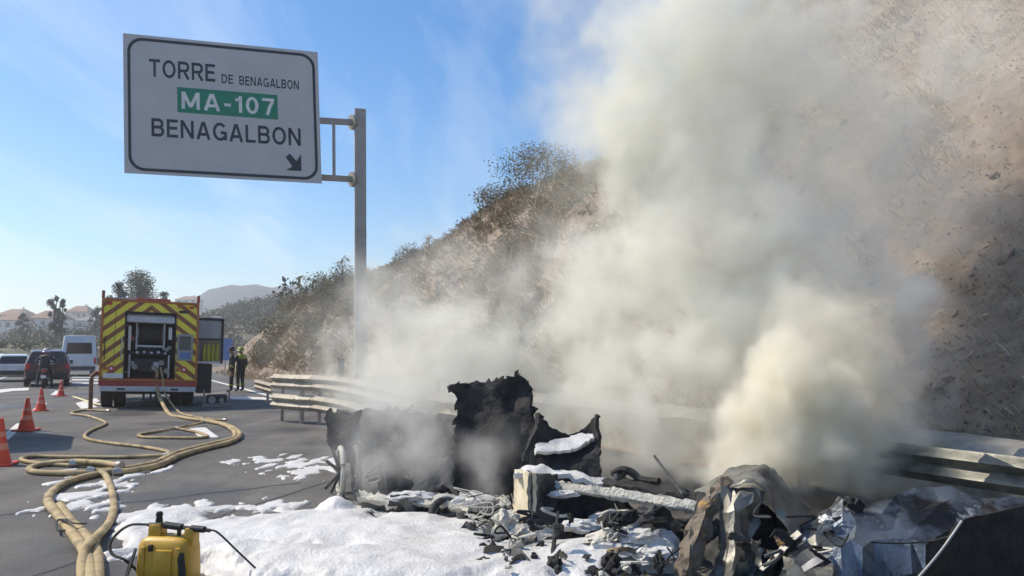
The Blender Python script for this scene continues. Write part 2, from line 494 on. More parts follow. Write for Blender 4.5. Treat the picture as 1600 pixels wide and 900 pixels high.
# sealed cracks in the asphalt
mat('tar', (0.035, 0.034, 0.033), 0.6, scale=6)
for k_, (a_, b_) in enumerate((((6.0, -1.0), (13.5, 6.4)), ((17.5, -1.2), (18.6, 6.2)), ((8.6, -3.5), (9.6, 2.2)))):
    m = MB(); N = 60
    for i in range(N + 1):
        f = i / N; s, t = a_[0] + (b_[0] - a_[0]) * f, a_[1] + (b_[1] - a_[1]) * f
        w = 0.02 + 0.012 * fbm(f * 9, k_, 0); o_ = 0.16 * fbm(f * 5, k_ * 3.0, 1) 
        for sg in (-1, 1):
            q = road(s + o_ + sg * w, t); m.v.append(Vector((q.x, q.y, 0.0025)))
    m.f = [(2 * i, 2 * i + 1, 2 * i + 3, 2 * i + 2) for i in range(N)]
    tag(m.build('tar_seam', 'tar'), kind='structure')

# low concrete edge behind the near guardrail
m = MB()
pr = [(7.66, 0.0), (7.66, 0.60), (7.74, 0.68), (8.06, 0.74), (8.22, 0.70), (8.50, 0.45), (8.6, 0.2)]
sl = np.arange(-6, 22, 0.5)
for s in sl:
    for t, z in pr:
        w = 0.03 * fbm(s * 1.3, t * 3, 2)
        m.v.append(road(s, t + w, z + (w * 1.2 if z > 0.1 else -0.02)))
n = len(pr)
for i in range(len(sl) - 1):
    for j in range(n - 1): m.f.append((i * n + j, (i + 1) * n + j, (i + 1) * n + j + 1, i * n + j + 1))
tag(m.build('concrete_gutter_wall', 'concrete', smooth=30), 'low pale concrete edge behind the near guardrail at the slope foot', 'concrete edge')

# distant ridge
def ridge(name, Y, prof, depth, material):
    us = np.linspace(-300, 1900, 180); V = []
    for u in us:
        v = np.interp(u, [p[0] for p in prof], [p[1] for p in prof])
        v += 1.2 * fbm(u * 0.05, 4.0, 0, 4) if Y > 900 else 3.0 * fbm(u * 0.03, 1, 0, 4)
        p = P(u, v, Y)
        for k in range(7):
            f = k / 6
            z = p.z * (1 - (1 - f) ** 1.5)
            q = Vector((p.x, p.y, 0)) * (1 - (1 - f) * depth / Y)
            V.append((q.x, q.y, z + (p.z * 0.04 * fbm(u * 0.03, k * 0.6, 5) if 0 < k < 6 else 0)))
        V.append((p.x * 1.15, p.y * 1.15, -5))
    o = np_mesh(name, V, grid_faces(len(us), 8)[:, ::-1], material, smooth=True)
    return tag(o, kind='structure')
ridge('mountain', 650, [(-300, 520), (100, 505), (240, 485), (305, 466), (330, 452), (360, 444), (380, 447), (400, 443), (420, 449), (440, 447), (465, 446), (485, 449), (520, 452), (600, 462), (800, 480), (1900, 500)], 150, 'mountain')

# ------------------------------------------------------------------ foliage
def leaf_cloud(name, pts, size, material, parent=None, kind=None, flat=0.5):
    """many small leaf faces at the given points"""
    N = len(pts)
    pts = np.asarray(pts, dtype=np.float64)
    a = RNG.normal(size=(N, 3)); a /= np.linalg.norm(a, axis=1)[:, None]
    b = RNG.normal(size=(N, 3)); b -= (b * a).sum(1)[:, None] * a; b /= np.linalg.norm(b, axis=1)[:, None]
    sz = (size * (0.5 + RNG.random(N)))[:, None]
    V = np.stack([pts - a * sz, pts + b * sz * flat, pts + a * sz, pts - b * sz * flat], 1).reshape(-1, 3)
    return np_mesh(name, V, np.arange(4 * N).reshape(N, 4), material, kind=kind, parent=parent)
def crown_points(n, lobes):
    """points spread through the outer volume of clumps; lobes = (centre, radii)"""
    w = np.array([l[1][0] * l[1][1] * l[1][2] for l in lobes]) ** 0.7
    out = []
    for (c, r), k in zip(lobes, np.maximum(8, (n * w / w.sum()).astype(int))):
        d = RNG.normal(size=(k, 3)); d /= np.linalg.norm(d, axis=1)[:, None]
        rad = RNG.random(k)[:, None] ** 0.45
        q = d * rad * np.array(r)
        q *= (0.75 + 0.5 * RNG.random((k, 1)))
        out.append(q + np.array(c))
    return np.concatenate(out)
def tree(name, label, base, h, w, leaf, trunk_h=0.35, nl=9, leaves=2200, size=0.16, group=None, tall=1.0, cat='tree', lean=(0, 0)):
    o = thing(name, label, cat, base, 0, group)
    rr = random.Random(int(abs(base[0] * 100 + base[1] * 7)))
    m = MB(); tr = max(0.04, h * 0.022)
    top = Vector((lean[0], lean[1], h * 0.8))
    m.tube([(0, 0, -0.3), (rr.uniform(-.1, .1), 0, h * 0.25), Vector((lean[0] * .5, 0, h * 0.5)), top], tr, 7, radii=[tr * 1.4, tr, tr * 0.7, tr * 0.2])
    lobes = []
    for i in range(nl):
        an = i * 2.4 + rr.random(); f = (i + 0.5) / nl
        z = h * (trunk_h + (1 - trunk_h) * (0.12 + 0.78 * f))
        rad = w * 0.5 * (math.sin(math.pi * min(0.97, 0.15 + 0.8 * f)) ** 0.7) * rr.uniform(0.35, 0.85)
        c = Vector((math.cos(an) * rad + lean[0] * f, math.sin(an) * rad + lean[1] * f, z))
        s = w * rr.uniform(0.17, 0.30)
        lobes.append((c, (s, s, s * 0.8 * tall)))
        m.tube([(lean[0] * .4, 0, h * (0.2 + 0.4 * f)), c * 0.6 + Vector((0, 0, z * 0.38)), c], tr * 0.3, 5, radii=[tr * 0.5, tr * 0.3, tr * 0.08])
    m.build('trunk', 'bark', o, smooth=50)
    leaf_cloud('crown', crown_points(leaves, lobes), size, leaf, o)
    return o
def on_ground(u, Y):
    x = (u - 800) / F_PX * Y / (1.0)
    x = ray(u, HOR).x / ray(u, HOR).y * Y
    return Vector((x, Y, height_xy(x, Y)))

# dry grass on the cut slope: one mass of blades
def blades(name, n, srange, trange, lmin, lmax, wid, material, lean, keep=None, seed=1):
    rg = np.random.default_rng(seed)
    S = rg.uniform(*srange, n); T = trange[0] + (trange[1] - trange[0]) * rg.random(n)
    V = []; 
    for s, t in zip(S, T):
        dens = 0.5 + 0.9 * fbm(s * 0.35, t * 0.35, 8, 3)
        if rg.random() > dens + (0.25 if keep is None else keep): continue
        hh = height(s, t)
        if t > SLOPE0 and hh < 0.03: continue
        b = road(s, t, hh - 0.05)
        L = rg.uniform(lmin, lmax) * (0.5 + min(1, max(0, dens))) * min(1, max(.38, b.y / 17))
        base_dir = rg.normal(size=2) * 0.10
        k = rg.integers(3, 6)
        for _ in range(k):
            o2 = rg.normal(size=2) * 0.07
            dd = Vector((rg.normal() * 0.45 + lean[0] + base_dir[0], rg.normal() * 0.45 + lean[1] + base_dir[1], rg.uniform(0.5, 1.1))).normalized()
            side = dd.cross(Vector((rg.normal(), rg.normal(), 0.2))).normalized() * wid * rg.uniform(0.5, 1.2) * min(1, max(.45, b.y / 15))
            p = b + Vector((o2[0], o2[1], 0)); l2 = L * rg.uniform(0.5, 1.1)
            mid = p + dd * l2 * 0.55; tip = p + dd * l2 + Vector((lean[0] * 0.25 * l2, lean[1] * 0.25 * l2, -0.18 * l2))
            V += [p - side, p + side, mid + side * 0.7, tip]
    V = np.array(V); N = len(V) // 4
    return np_mesh(name, V, np.arange(4 * N).reshape(N, 4), material, kind='stuff')
blades('dry_grass', 26000, (0, 24), (8.9, 24), 0.10, 0.34, 0.006, 'dry_grass', (-0.25, -0.25))
blades('upper_dry_grass', 34000, (14, 56), (8.9, 28), 0.18, 0.5, 0.010, 'dry_grass', (-0.25, -0.25), seed=3)
blades('dry_grass_tufts', 9000, (1, 26), (8.9, 24), 0.16, 0.46, 0.0045, 'straw', (-0.3, -0.2), keep=-0.1, seed=5)
blades('upper_dry_tufts', 5000, (16, 48), (8.9, 27), 0.25, 0.7, 0.008, 'straw', (-0.3, -0.2), keep=-0.1, seed=6)
blades('verge_grass', 2600, (16, 60), (7.2, 9.5), 0.15, 0.55, 0.012, 'straw', (0, 0), seed=9)
# long pale dead stalks leaning down the nose of the slope
m = MB()
rr = random.Random(4)
for i in range(150):
    s, t = rr.uniform(13, 33), rr.uniform(9.5, 19)
    z = height(s, t)
    p = road(s, t, z)
    L = rr.uniform(0.7, 2.0)
    dn = road(s + rr.uniform(-.5, .5), t - 1.0, height(s, t - 1.0)) - p
    d = (dn.normalized() * -0.8 + Vector((rr.uniform(-.5, .5), rr.uniform(-.4, .4), rr.uniform(0.1, 0.7)))).normalized()
    m.tube([p, p + d * L * .5 + Vector((0, 0, .1)), p + d * L], 0.012, 4, radii=[.014, .011, .005])
tag(m.build('dead_stalks', 'straw'), kind='stuff')
# stones on the lower slope, the larger ones in view singly
for i in range(70):
    s, t = rr.uniform(1.5, 13), rr.uniform(8.7, 14.5)
    r_ = rr.uniform(0.04, 0.10)
    o = lump('stone', road(s, t, height(s, t) + r_ * 0.2), r_ * rr.uniform(.8, 1.5), r_, r_ * rr.uniform(.6, .9), 'rock', seed=i, amp=0.5, sub=1 if r_ < 0.1 else 2, sc=1.3)
    o.rotation_euler = (rr.uniform(0, 3), rr.uniform(0, 3), rr.uniform(0, 3))
    tag(o, 'reddish brown stone lying on the dry slope behind the guardrail', 'stone', 'stones scattered over the lower slope')

# rubble and twigs too small to pick apart
def rubble(name, n, srange, trange, r0, r1, material, seed, twig=False):
    rg = np.random.default_rng(seed); V, F_ = [], []
    for i in range(n):
        s, t = rg.uniform(*srange), trange[0] + (trange[1] - trange[0]) * rg.random() ** 1.3
        c = np.array(road(s, t, height(s, t) + 0.01)); r_ = rg.uniform(r0, r1)
        q = rg.normal(size=(3, 3)); q, _ = np.linalg.qr(q)
        sc = np.array([1, rg.uniform(.5, 1), rg.uniform(.35, .8)]) * r_ if not twig else np.array([r_ * rg.uniform(4, 14), r_ * .35, r_ * .35])
        o8 = np.array([(1, 0, 0), (-1, 0, 0), (0, 1, 0), (0, -1, 0), (0, 0, 1), (0, 0, -1)]) * (1 + .3 * rg.normal(size=(6, 1)) * (not twig))
        b = len(V); V += list((o8 * sc) @ q.T + c)
        F_ += [(b + a, b + d, b + e) for a, d, e in ((0, 2, 4), (2, 1, 4), (1, 3, 4), (3, 0, 4), (2, 0, 5), (1, 2, 5), (3, 1, 5), (0, 3, 5))]
    return np_mesh(name, V, F_, material, kind='stuff')
rubble('slope_rubble', 7000, (0, 17), (8.5, 17), .010, .034, 'rock', 21)
rubble('slope_rubble_pale', 1500, (0, 17), (8.5, 17), .01, .04, 'concrete', 22)
rubble('slope_twigs', 3600, (0, 20), (8.5, 18), .006, .016, 'straw', 23, True)
rubble('slope_dark_twigs', 400, (0, 20), (8.5, 18), .008, .02, 'bark', 24, True)

# shrubs on the crest and the far cut
def shrub(label, s, t, h, w, leaf, n=900, size=0.06, group=None, sink=0.15):
    return tree('shrub', label, road(s, t, height(s, t) - sink), h, w, leaf, 0.05, 10, n, size, group, cat='shrub')
shrub('grey green bush crowning the nose of the dry slope', 28.0, 16.6, 1.5, 4.2, 'olive_leaf', 6500, 0.045)
shrub('sparse dry bush on the crest just left of the large one', 31.6, 16.0, 1.0, 2.6, 'tan_leaf', 3000, 0.045)
shrub('dark green bush low on the skyline beside the sign post', 37.5, 14.2, 1.0, 2.4, 'dark_leaf', 2600, 0.05)
shrub('thin leafless bush on the skyline between dark bush and dry slope', 35.0, 14.0, 1.2, 1.0, 'tan_leaf', 250, 0.05)
k = 0
BU = [(415, 575, 50, 1.3, 3.0, 'tan_leaf'), (440, 560, 52, 1.4, 3.0, 'olive_leaf'), (470, 540, 54, 1.2, 3.2, 'tan_leaf'), (505, 520, 52, 1.3, 3.4, 'olive_leaf'), (455, 520, 60, 1.2, 3.4, 'tan_leaf'),
                            (490, 580, 44, 1.2, 2.6, 'tan_leaf'), (530, 480, 50, 1.4, 2.6, 'olive_leaf'), (545, 560, 40, 1.2, 2.6, 'tan_leaf'), (520, 548, 45, 1.3, 2.6, 'olive_leaf')]
for (u, v, Y, h, w, lf) in sorted(BU):
    same = sorted(b[0] for b in BU if b[5] == lf)
    nth = ['first', 'second', 'third', 'fourth', 'fifth'][same.index(u)]
    x = ray(u, HOR).x / ray(u, HOR).y * Y
    s, t = to_road(x, Y)
    t = max(t, 9.2)
    w_ = {'tan_leaf': 'straw coloured', 'olive_leaf': 'olive green'}[lf]
    tree('shrub', nth + ' ' + w_ + ' bush from the left on the roadside cut left of the sign post', road(s, t, height(s, t) - .3), h, w, lf, 0.02, 10, 2400, 0.06, 'bushes on the far roadside cut: ' + w_, cat='shrub')

# low scrub scattered over the cut, too small and dense to count
for nm, lf, cnt, sr, tr_, sd in (('slope_scrub', 'olive_leaf', 420, (20, 62), (9.2, 19), 31), ('slope_dry_scrub', 'tan_leaf', 520, (14, 62), (9.2, 20), 32)):
    rg = np.random.default_rng(sd); pts = []
    for i in range(cnt):
        s, t = rg.uniform(*sr), rg.uniform(*tr_)
        if t > SLOPE0 + crest(s) / 1.22 + 1: continue
        p = road(s, t, height(s, t)); rad = rg.uniform(.15, .5)
        pts.append(crown_points(70, [((p.x, p.y, p.z + rad * .3), (rad, rad, rad * .8))]))
    leaf_cloud(nm, np.concatenate(pts), 0.05, lf, kind='stuff')

# far woods on the hill beyond, read as one mass
pts = []
for i in range(1100):
    if i < 130:
        s, t = RNG.uniform(85, 200), RNG.uniform(9, 40)
        p = road(s, t, height(s, t))
    else:
        x, y = RNG.normal(-66, 24), RNG.normal(225, 40)
        if to_road(x, y)[1] > -10: continue
        p = Vector((x, y, height_xy(x, y)))
    rad = RNG.uniform(1.3, 2.8)
    q = crown_points(90, [((p.x, p.y, p.z + rad * 0.6), (rad, rad, rad * 0.9))])
    pts.append(q)
leaf_cloud('far_woodland', np.concatenate(pts), 0.36, 'wood_leaf', kind='stuff')
pts = []
for i in range(1500):
    s, t = RNG.uniform(58, 260), -RNG.uniform(8.5, 75)
    p = road(s, t, height(s, t))
    rad = RNG.uniform(0.4, 1.0)
    pts.append(crown_points(46, [((p.x, p.y, p.z + rad * 0.4), (rad, rad, rad * 0.8))]))
leaf_cloud('roadside_scrub', np.concatenate(pts), 0.2, 'olive_leaf', kind='stuff')

def skyline_tree(name, label, u, vtop, Y, w, leaf, trunk_h, nl, leaves, size, **k):
    b = on_ground(u, Y) - Vector((0, 0, 0.4))
    return tree(name, label, b, (P(u, vtop, Y).z - b.z) / 0.98, w, leaf, trunk_h, nl, leaves, size, **k)
skyline_tree('tall_tree', 'tall airy grey green tree rising behind the fire engine roof', 217, 424, 92, 4.4, 'olive_leaf', 0.45, 16, 7000, 0.10)
skyline_tree('tree', 'round dark tree showing left above the fire engine roof', 181, 440, 88, 2.6, 'dark_leaf', 0.5, 8, 2000, 0.12)
skyline_tree('tree', 'pointed dark tree showing above the middle of the fire engine roof', 253, 450, 100, 2.0, 'dark_leaf', 0.3, 8, 1500, 0.13)
skyline_tree('cypress_tree', 'dark leaning cypress above the white houses, the taller one', 86, 458, 118, 2.0, 'dark_leaf', 0.2, 9, 1900, 0.14, tall=1.5, lean=(-0.6, 0))
skyline_tree('cypress_tree', 'dark cypress above the white houses, the shorter one', 95, 463, 120, 1.3, 'dark_leaf', 0.2, 8, 1300, 0.14, tall=1.5)
skyline_tree('tree', 'dark round tree crown between the houses at far left', 33, 487, 150, 2.6, 'dark_leaf', 0.2, 8, 1300, 0.15)
skyline_tree('tree', 'dark green tree right beside the fire engine left roof corner', 148, 478, 140, 2.8, 'dark_leaf', 0.2, 9, 1500, 0.15)
skyline_tree('thin_tree', 'thin leggy tree on the skyline left of the sign post', 533, 402, 46, 1.8, 'olive_leaf', 0.35, 9, 420, 0.07)

# ------------------------------------------------------------------ houses on the left rise
mat('white_wall', (0.74, 0.72, 0.68), 0.9, col2=(0.6, 0.58, 0.54), scale=0.6)
mat('cream_wall', (0.66, 0.58, 0.42), 0.9, col2=(0.55, 0.47, 0.34), scale=0.6)
mat('roof_tile', (0.33, 0.20, 0.14), 0.9, col2=(0.24, 0.15, 0.11), scale=2.0)
mat('grey_roof', (0.25, 0.24, 0.23), 0.9, scale=2.0)
mat('window_glass', (0.05, 0.06, 0.07), 0.15, scale=2.0)
def house(label, u, v, Y, w, d, h, roof_h, wall, roof, wins, rz=0.0, name='house', hip=0.5):
    x = ray(u, HOR).x / ray(u, HOR).y * Y
    z = min(P(u, v, Y).z, height_xy(x, Y) + 0.6)
    z = P(u, v, Y).z
    o = thing(name, label, 'house', (x, Y, z), rz)
    MB().box(-w / 2, w / 2, 0, d, -4.0, h).build('wall', wall, o)
    m = MB(); e = 0.35
    vs = [(-w / 2 - e, -e, h), (w / 2 + e, -e, h), (w / 2 + e, d + e, h), (-w / 2 - e, d + e, h), (-w / 2 * hip, d / 2, h + roof_h), (w / 2 * hip, d / 2, h + roof_h)]
    vs += [(a, b, h - 0.14) for a, b, _ in vs[:4]]
    m.add(vs, [(0, 1, 5, 4), (1, 2, 5), (2, 3, 4, 5), (3, 0, 4), (0, 6, 7, 1), (1, 7, 8, 2), (2, 8, 9, 3), (3, 9, 6, 0), (6, 9, 8, 7)])
    rf = m.build('roof', roof, o)
    MB().box(w * 0.2, w * 0.2 + 0.5, d * 0.4, d * 0.4 + 0.5, h, h + roof_h + 0.7).build('chimney', wall, rf)
    for (a, b, ww, hh) in wins:
        wi = MB().box(a - ww / 2 - .07, a + ww / 2 + .07, -0.05, 0.02, b - .07, b + hh + .07).build('window', 'grey_roof', o)
        MB().box(a - ww / 2, a + ww / 2, -0.07, -0.04, b, b + hh).build('pane', 'window_glass', wi)
    return o
W3 = lambda w, n, b=1.0, ww=0.9, hh=1.1: [(-w / 2 + w * (i + 0.5) / n, b, ww, hh) for i in range(n)]
hp = lambda px, Y: px * Y / F_PX
def hs(label, u, v_base, v_eave, v_ridge, px, Y, wall, roof, nw, **k):
    """a house fitted by its rows on the far hillside"""
    h = P(u, v_eave, Y).z - P(u, v_base, Y).z
    w = hp(px, Y)
    return house(label, u, v_base, Y, w, 9, h, P(u, v_ridge, Y).z - P(u, v_eave, Y).z, wall, roof, W3(w, nw, h * .45, min(1.2, w / nw * .4), h * .32), **k)
hs('white house with hipped brown roof left of the cypresses', 65, 518, 497, 484, 42, 240, 'white_wall', 'roof_tile', 3)
hs('cream gabled house in sun between cypresses and fire engine', 106, 517, 500, 487, 30, 250, 'cream_wall', 'grey_roof', 2, rz=0.5, hip=0.05)
hs('long low white house with dark roof next to the fire engine', 138, 518, 501, 492, 46, 246, 'white_wall', 'grey_roof', 3)
hs('white house half cut off by the left edge of the photo', 10, 520, 500, 489, 44, 235, 'white_wall', 'roof_tile', 3)
hs('small white lower house below the hipped roof at left', 36, 522, 510, 505, 22, 225, 'white_wall', 'grey_roof', 2)
hs('tan house with flat brown roof behind the cypresses', 116, 502, 487, 477, 34, 330, 'cream_wall', 'roof_tile', 4)
hs('brown roofed house on the skyline at the far left', 14, 502, 492, 482, 46, 320, 'cream_wall', 'roof_tile', 4)
hs('pale house above the right corner of the fire engine', 288, 476, 468, 462, 34, 420, 'cream_wall', 'roof_tile', 3)
hs('tiny white house on the wooded hill right of the fire engine', 413, 468, 461, 459, 9, 520, 'white_wall', 'roof_tile', 2)
hs('tiny white house beside its twin on the wooded hill', 402, 466, 462, 460, 5, 520, 'white_wall', 'grey_roof', 1)

# ------------------------------------------------------------------ the overhead road sign
mat('sign_white', (0.55, 0.53, 0.525), 0.45, col2=(0.50, 0.485, 0.48), scale=1.5)
mat('sign_ink', (0.018, 0.020, 0.035), 0.5, scale=5)
mat('sign_green', (0.0, 0.22, 0.125), 0.5, col2=(0.0, 0.20, 0.11), scale=4)
mat('sign_letter', (0.80, 0.80, 0.78), 0.5, scale=4)
mat('post_steel', (0.40, 0.38, 0.35), 0.55, 0.35, col2=(0.32, 0.30, 0.28), scale=3)
YR, YL = 23.0, 21.55
TL, TR, BR, BL = P(190, 52, YL), P(498.5, 82, YR), P(500.5, 287, YR), P(197, 271, YL)
sA = ((TR - TL) + (BR - BL)) / 2
sB = ((TL - BL) + (TR - BR)) / 2
sC = (TL + TR + BL + BR) / 4
sN = sA.cross(sB).normalized()                    # towards the traffic
if sN.y > 0: sN = -sN
PB = P(564.5, 560, 24.0); PB.z = 0.0
PB = Vector((P(564.5, 590, 24.0).x, 24.0, height_xy(P(564.5, 590, 24.0).x, 24.0)))
sign = thing('overhead_road_sign', 'white exit sign to Torre de Benagalbon MA-107 on a tall grey post', 'road sign', PB)
wp = lambda v: v - PB
def SP(a, b, off=0.0):                            # a from the left, b from the top, in fractions of the board
    return sC + sA * (a - 0.5) + sB * (0.5 - b) + sN * off
def slab(a0, a1, b0, b1, o0, o1, mb=None):
    m = mb or MB(wp)
    vs = [SP(a, b, o) for o in (o0, o1) for b in (b0, b1) for a in (a0, a1)]
    return m.add(vs, [(0, 2, 3, 1), (4, 5, 7, 6), (0, 1, 5, 4), (2, 6, 7, 3), (0, 4, 6, 2), (1, 3, 7, 5)])
board = slab(0.004, 0.996, 0.004, 0.996, -0.05, 0.018).build('sign_board', 'sign_white', sign)
NS = 21
for i in range(NS):
    slab(0, 1, i / NS + 0.0002, (i + 1) / NS - 0.0002, 0.018, 0.028).build('panel_slat', 'sign_white', board)
for b in (0.2, 0.8):                                # stiffeners behind
    slab(0.02, .99, b - .015, b + .015, -0.12, -0.05).build('stiffener', 'post_steel', board)
# rounded dark border
W_, H_ = sA.length, sB.length
def rrect(a0, a1, b0, b1, rad, n=8):
    pts = []
    for (ca, cb, q) in ((a1 - rad / W_, b0 + rad / H_, 0), (a1 - rad / W_, b1 - rad / H_, 1), (a0 + rad / W_, b1 - rad / H_, 2), (a0 + rad / W_, b0 + rad / H_, 3)):
        for i in range(n + 1):
            an = -math.pi / 2 + math.pi / 2 * (q + i / n)
            pts.append((ca + math.cos(an) * rad / W_, cb + math.sin(an) * rad / H_))
    return pts
m = MB(wp)
outer, inner = rrect(0.020, 0.982, 0.022, 0.978, 0.42), rrect(0.035, 0.967, 0.043, 0.957, 0.35)
n = len(outer)
for o_ in (0.0285, 0.033):
    m.v += [SP(a, b, o_) for a, b in outer] + [SP(a, b, o_) for a, b in inner]
for i in range(n):
    j = (i + 1) % n
    m.f += [(2 * n + i, 2 * n + j, 3 * n + j, 3 * n + i), (i, n + i, n + j, j), (i, j, 2 * n + j, 2 * n + i), (n + i, 3 * n + i, 3 * n + j, n + j)]
m.build('border', 'sign_ink', sign)
def arc_(cx, cy, rx, ry, a0, a1, n=14):
    return [(cx + rx * math.cos(R(a0 + (a1 - a0) * i / n)), cy + ry * math.sin(R(a0 + (a1 - a0) * i / n))) for i in range(n + 1)]
def glyph(c, t):
    """centre lines of a plain grotesque capital, height 1; t = half stroke"""
    u, w = t, 1 - t
    if c == 'T': return .72, [[(0, w), (.72, w)], [(.36, w - t), (.36, 0)]]
    if c in 'O0':
        W = .86 if c == 'O' else .66
        return W, [arc_(W / 2, .5, W / 2 - t, .5 - t + .01, 0, 360, 32)]
    if c == 'R': return .76, [[(t, 0), (t, 1)], [(t * 2, w), (.46, w)] + arc_(.46, (w + .47) / 2, .30 - t, (w - .47) / 2, 90, -90, 12)[1:] + [(t * 2, .47)], [(.44, .47 - t), (.70 - t * .1, 0)]]
    if c == 'E': return .66, [[(t, 0), (t, 1)], [(2 * t, w), (.66, w)], [(2 * t, .52), (.61, .52)], [(2 * t, u), (.66, u)]]
    if c == 'D': return .78, [[(t, 0), (t, 1)], [(2 * t, w), (.34, w)] + arc_(.34, .5, .44 - t, .5 - t, 90, -90, 16)[1:] + [(2 * t, u)]]
    if c == 'B': return .74, [[(t, 0), (t, 1)], [(2 * t, w), (.44, w)] + arc_(.44, (w + .52) / 2, .27 - t, (w - .52) / 2, 90, -90, 12)[1:] + [(2 * t, .52)], [(.44, .52)] + arc_(.45, (.52 + u) / 2, .29 - t, (.52 - u) / 2, 90, -90, 12)[1:] + [(2 * t, u)]]
    if c == 'N': return .78, [[(t, 0), (t, 1)], [(.78 - t, 0), (.78 - t, 1)], [(t * 1.1, .97), (.78 - t * 1.1, .03)]]
    if c == 'A': return .84, [[(t, 0), (.42 - t * .25, .99)], [(.84 - t, 0), (.42 + t * .25, .99)], [(.22, .29), (.62, .29)]]
    if c == 'G': return .84, [arc_(.43, .5, .43 - t, .5 - t + .01, 42, 320, 26), [(.84 - t, 0.03), (.84 - t, .52)], [(.84 - 2 * t, .45), (.48, .45)]]
    if c == 'L': return .62, [[(t, 0), (t, 1)], [(2 * t, u), (.62, u)]]
    if c == 'M': return .92, [[(t, 0), (t, 1)], [(.92 - t, 0), (.92 - t, 1)], [(t * 1.2, .97), (.46, .12)], [(.92 - t * 1.2, .97), (.46, .12)]]
    if c == '-': return .38, [[(0.02, .42), (.36, .42)]]
    if c == '1': return .36, [[(.36 - t, 0), (.36 - t, 1)], [(0.02, .74), (.36 - 2 * t, .80)]]
    if c == '7': return .64, [[(0, w), (.64, w)], [(.64 - t, w - t), (.40, .5), (.26, 0)]]
    return .4, []
def word(txt, a0, a1, b0, b1, material, off=0.0285, t=.082, gap=.15):
    pos, x = [], 0.0
    for c in txt:
        W, st = glyph(c, t); pos.append((x, st)); x += W + gap
    tot = x - gap
    for x0, strokes in pos:
        m = MB(wp)
        for si, st in enumerate(strokes):
            N = len(st); closed = N > 10 and math.hypot(st[0][0] - st[-1][0], st[0][1] - st[-1][1]) < 1e-4
            quad = []
            for k in range(N):
                if closed: p0, p1 = st[(k - 1) % (N - 1)], st[(k + 1) % (N - 1)]
                else: p0, p1 = st[max(0, k - 1)], st[min(N - 1, k + 1)]
                dx, dy = p1[0] - p0[0], p1[1] - p0[1]; L = math.hypot(dx, dy) or 1
                nx, ny = -dy / L * t, dx / L * t
                for sg in (1, -1): quad.append((st[k][0] + sg * nx, st[k][1] + sg * ny))
            zo = off + si * .0006
            f = lambda q, o_: SP(a0 + (x0 + q[0]) / tot * (a1 - a0), b1 - q[1] * (b1 - b0), o_)
            vs = [f(q, zo + .003) for q in quad] + [f(q, zo) for q in quad]
            n2 = len(quad); fs = []
            for k in range(N - 1):
                a = 2 * k
                fs += [(a, a + 1, a + 3, a + 2), (n2 + a, n2 + a + 2, n2 + a + 3, n2 + a + 1), (a, a + 2, n2 + a + 2, n2 + a), (a + 1, n2 + a + 1, n2 + a + 3, a + 3)]
            if not closed: fs += [(0, n2, n2 + 1, 1), (n2 - 2, n2 - 1, 2 * n2 - 1, 2 * n2 - 2)]
            m.add(vs, fs)
        if m.v: m.build('letter', material, sign)
word('TORRE', 0.125, 0.455, 0.168, 0.297, 'sign_ink')
word('DE', 0.487, 0.547, 0.234, 0.301, 'sign_ink')
word('BENAGALBON', 0.578, 0.892, 0.235, 0.303, 'sign_ink')
slab(0.262, 0.776, 0.357, 0.541, 0.0285, 0.034).build('road_number_plate', 'sign_green', sign)
word('MA-107', 0.283, 0.758, 0.388, 0.512, 'sign_letter', 0.0345, .085, .2)
word('BENAGALBON', 0.133, 0.894, 0.596, 0.727, 'sign_ink')
# arrow pointing down right
m = MB(wp)
ar = [(0.893, 0.785), (0.893, 0.915), (0.808, 0.915), (0.838, 0.875), (0.812, 0.815), (0.830, 0.79), (0.864, 0.845)]
ar = [(0.893, 0.787), (0.893, 0.915), (0.810, 0.915), (0.845, 0.8835), (0.811, 0.818), (0.832, 0.789), (0.868, 0.842)]
k = len(ar)
for o_ in (0.0285, 0.033): m.v += [SP(a, b, o_) for a, b in ar]
m.f = [tuple(range(k)), tuple(range(2 * k - 1, k - 1, -1))] + [(i, (i + 1) % k, k + (i + 1) % k, k + i) for i in range(k)]
m.build('arrow', 'sign_ink', sign)
# post, arms and clamps
top = P(562.5, 172, 24.0)
m = MB(wp); pw = 0.175
ax = Vector((sA.x, sA.y, 0)).normalized() * pw; ay = Vector((-ax.y, ax.x, 0))
vs = [Vector((PB.x, PB.y, PB.z - 0.3)) + i * ax + j * ay for j, i in ((-1, -1), (-1, 1), (1, 1), (1, -1))] + [top + i * ax + j * ay for j, i in ((-1, -1), (-1, 1), (1, 1), (1, -1))]
m.add(vs, [(3, 2, 1, 0), (4, 5, 6, 7), (0, 1, 5, 4), (1, 2, 6, 5), (2, 3, 7, 6), (3, 0, 4, 7)])
m.build('post', 'post_steel', sign)
for v in (190, 279):
    e = P(556, v + 1.5, 24.0 - 0.05)
    st = P(492, v - 3.5, 22.96) - sN * 0.1
    d = (e - st).normalized()
    upv = Vector((0, 0, 1)); sd = d.cross(upv).normalized()
    m = MB(wp); m.obox((st + e) / 2, (e - st) / 2, sd * 0.07, d.cross(sd).normalized() * 0.085); m.build('arm', 'post_steel', sign)
    m = MB(wp); m.cone(e - d * 0.17, e - d * 0.10, 0.24, n=14); m.cone(e - d * 0.08, e - d * 0.02, 0.24, n=14); m.build('flange', 'post_steel', sign, smooth=40)
a_, b_ = P(521.5, 190, 23.4) - sN * 0.06, P(522, 279, 23.4) - sN * 0.06
m = MB(wp); m.obox((a_ + b_) / 2, (b_ - a_) / 2, ax * 0.28, ay * 0.28); m.build('brace', 'post_steel', sign)

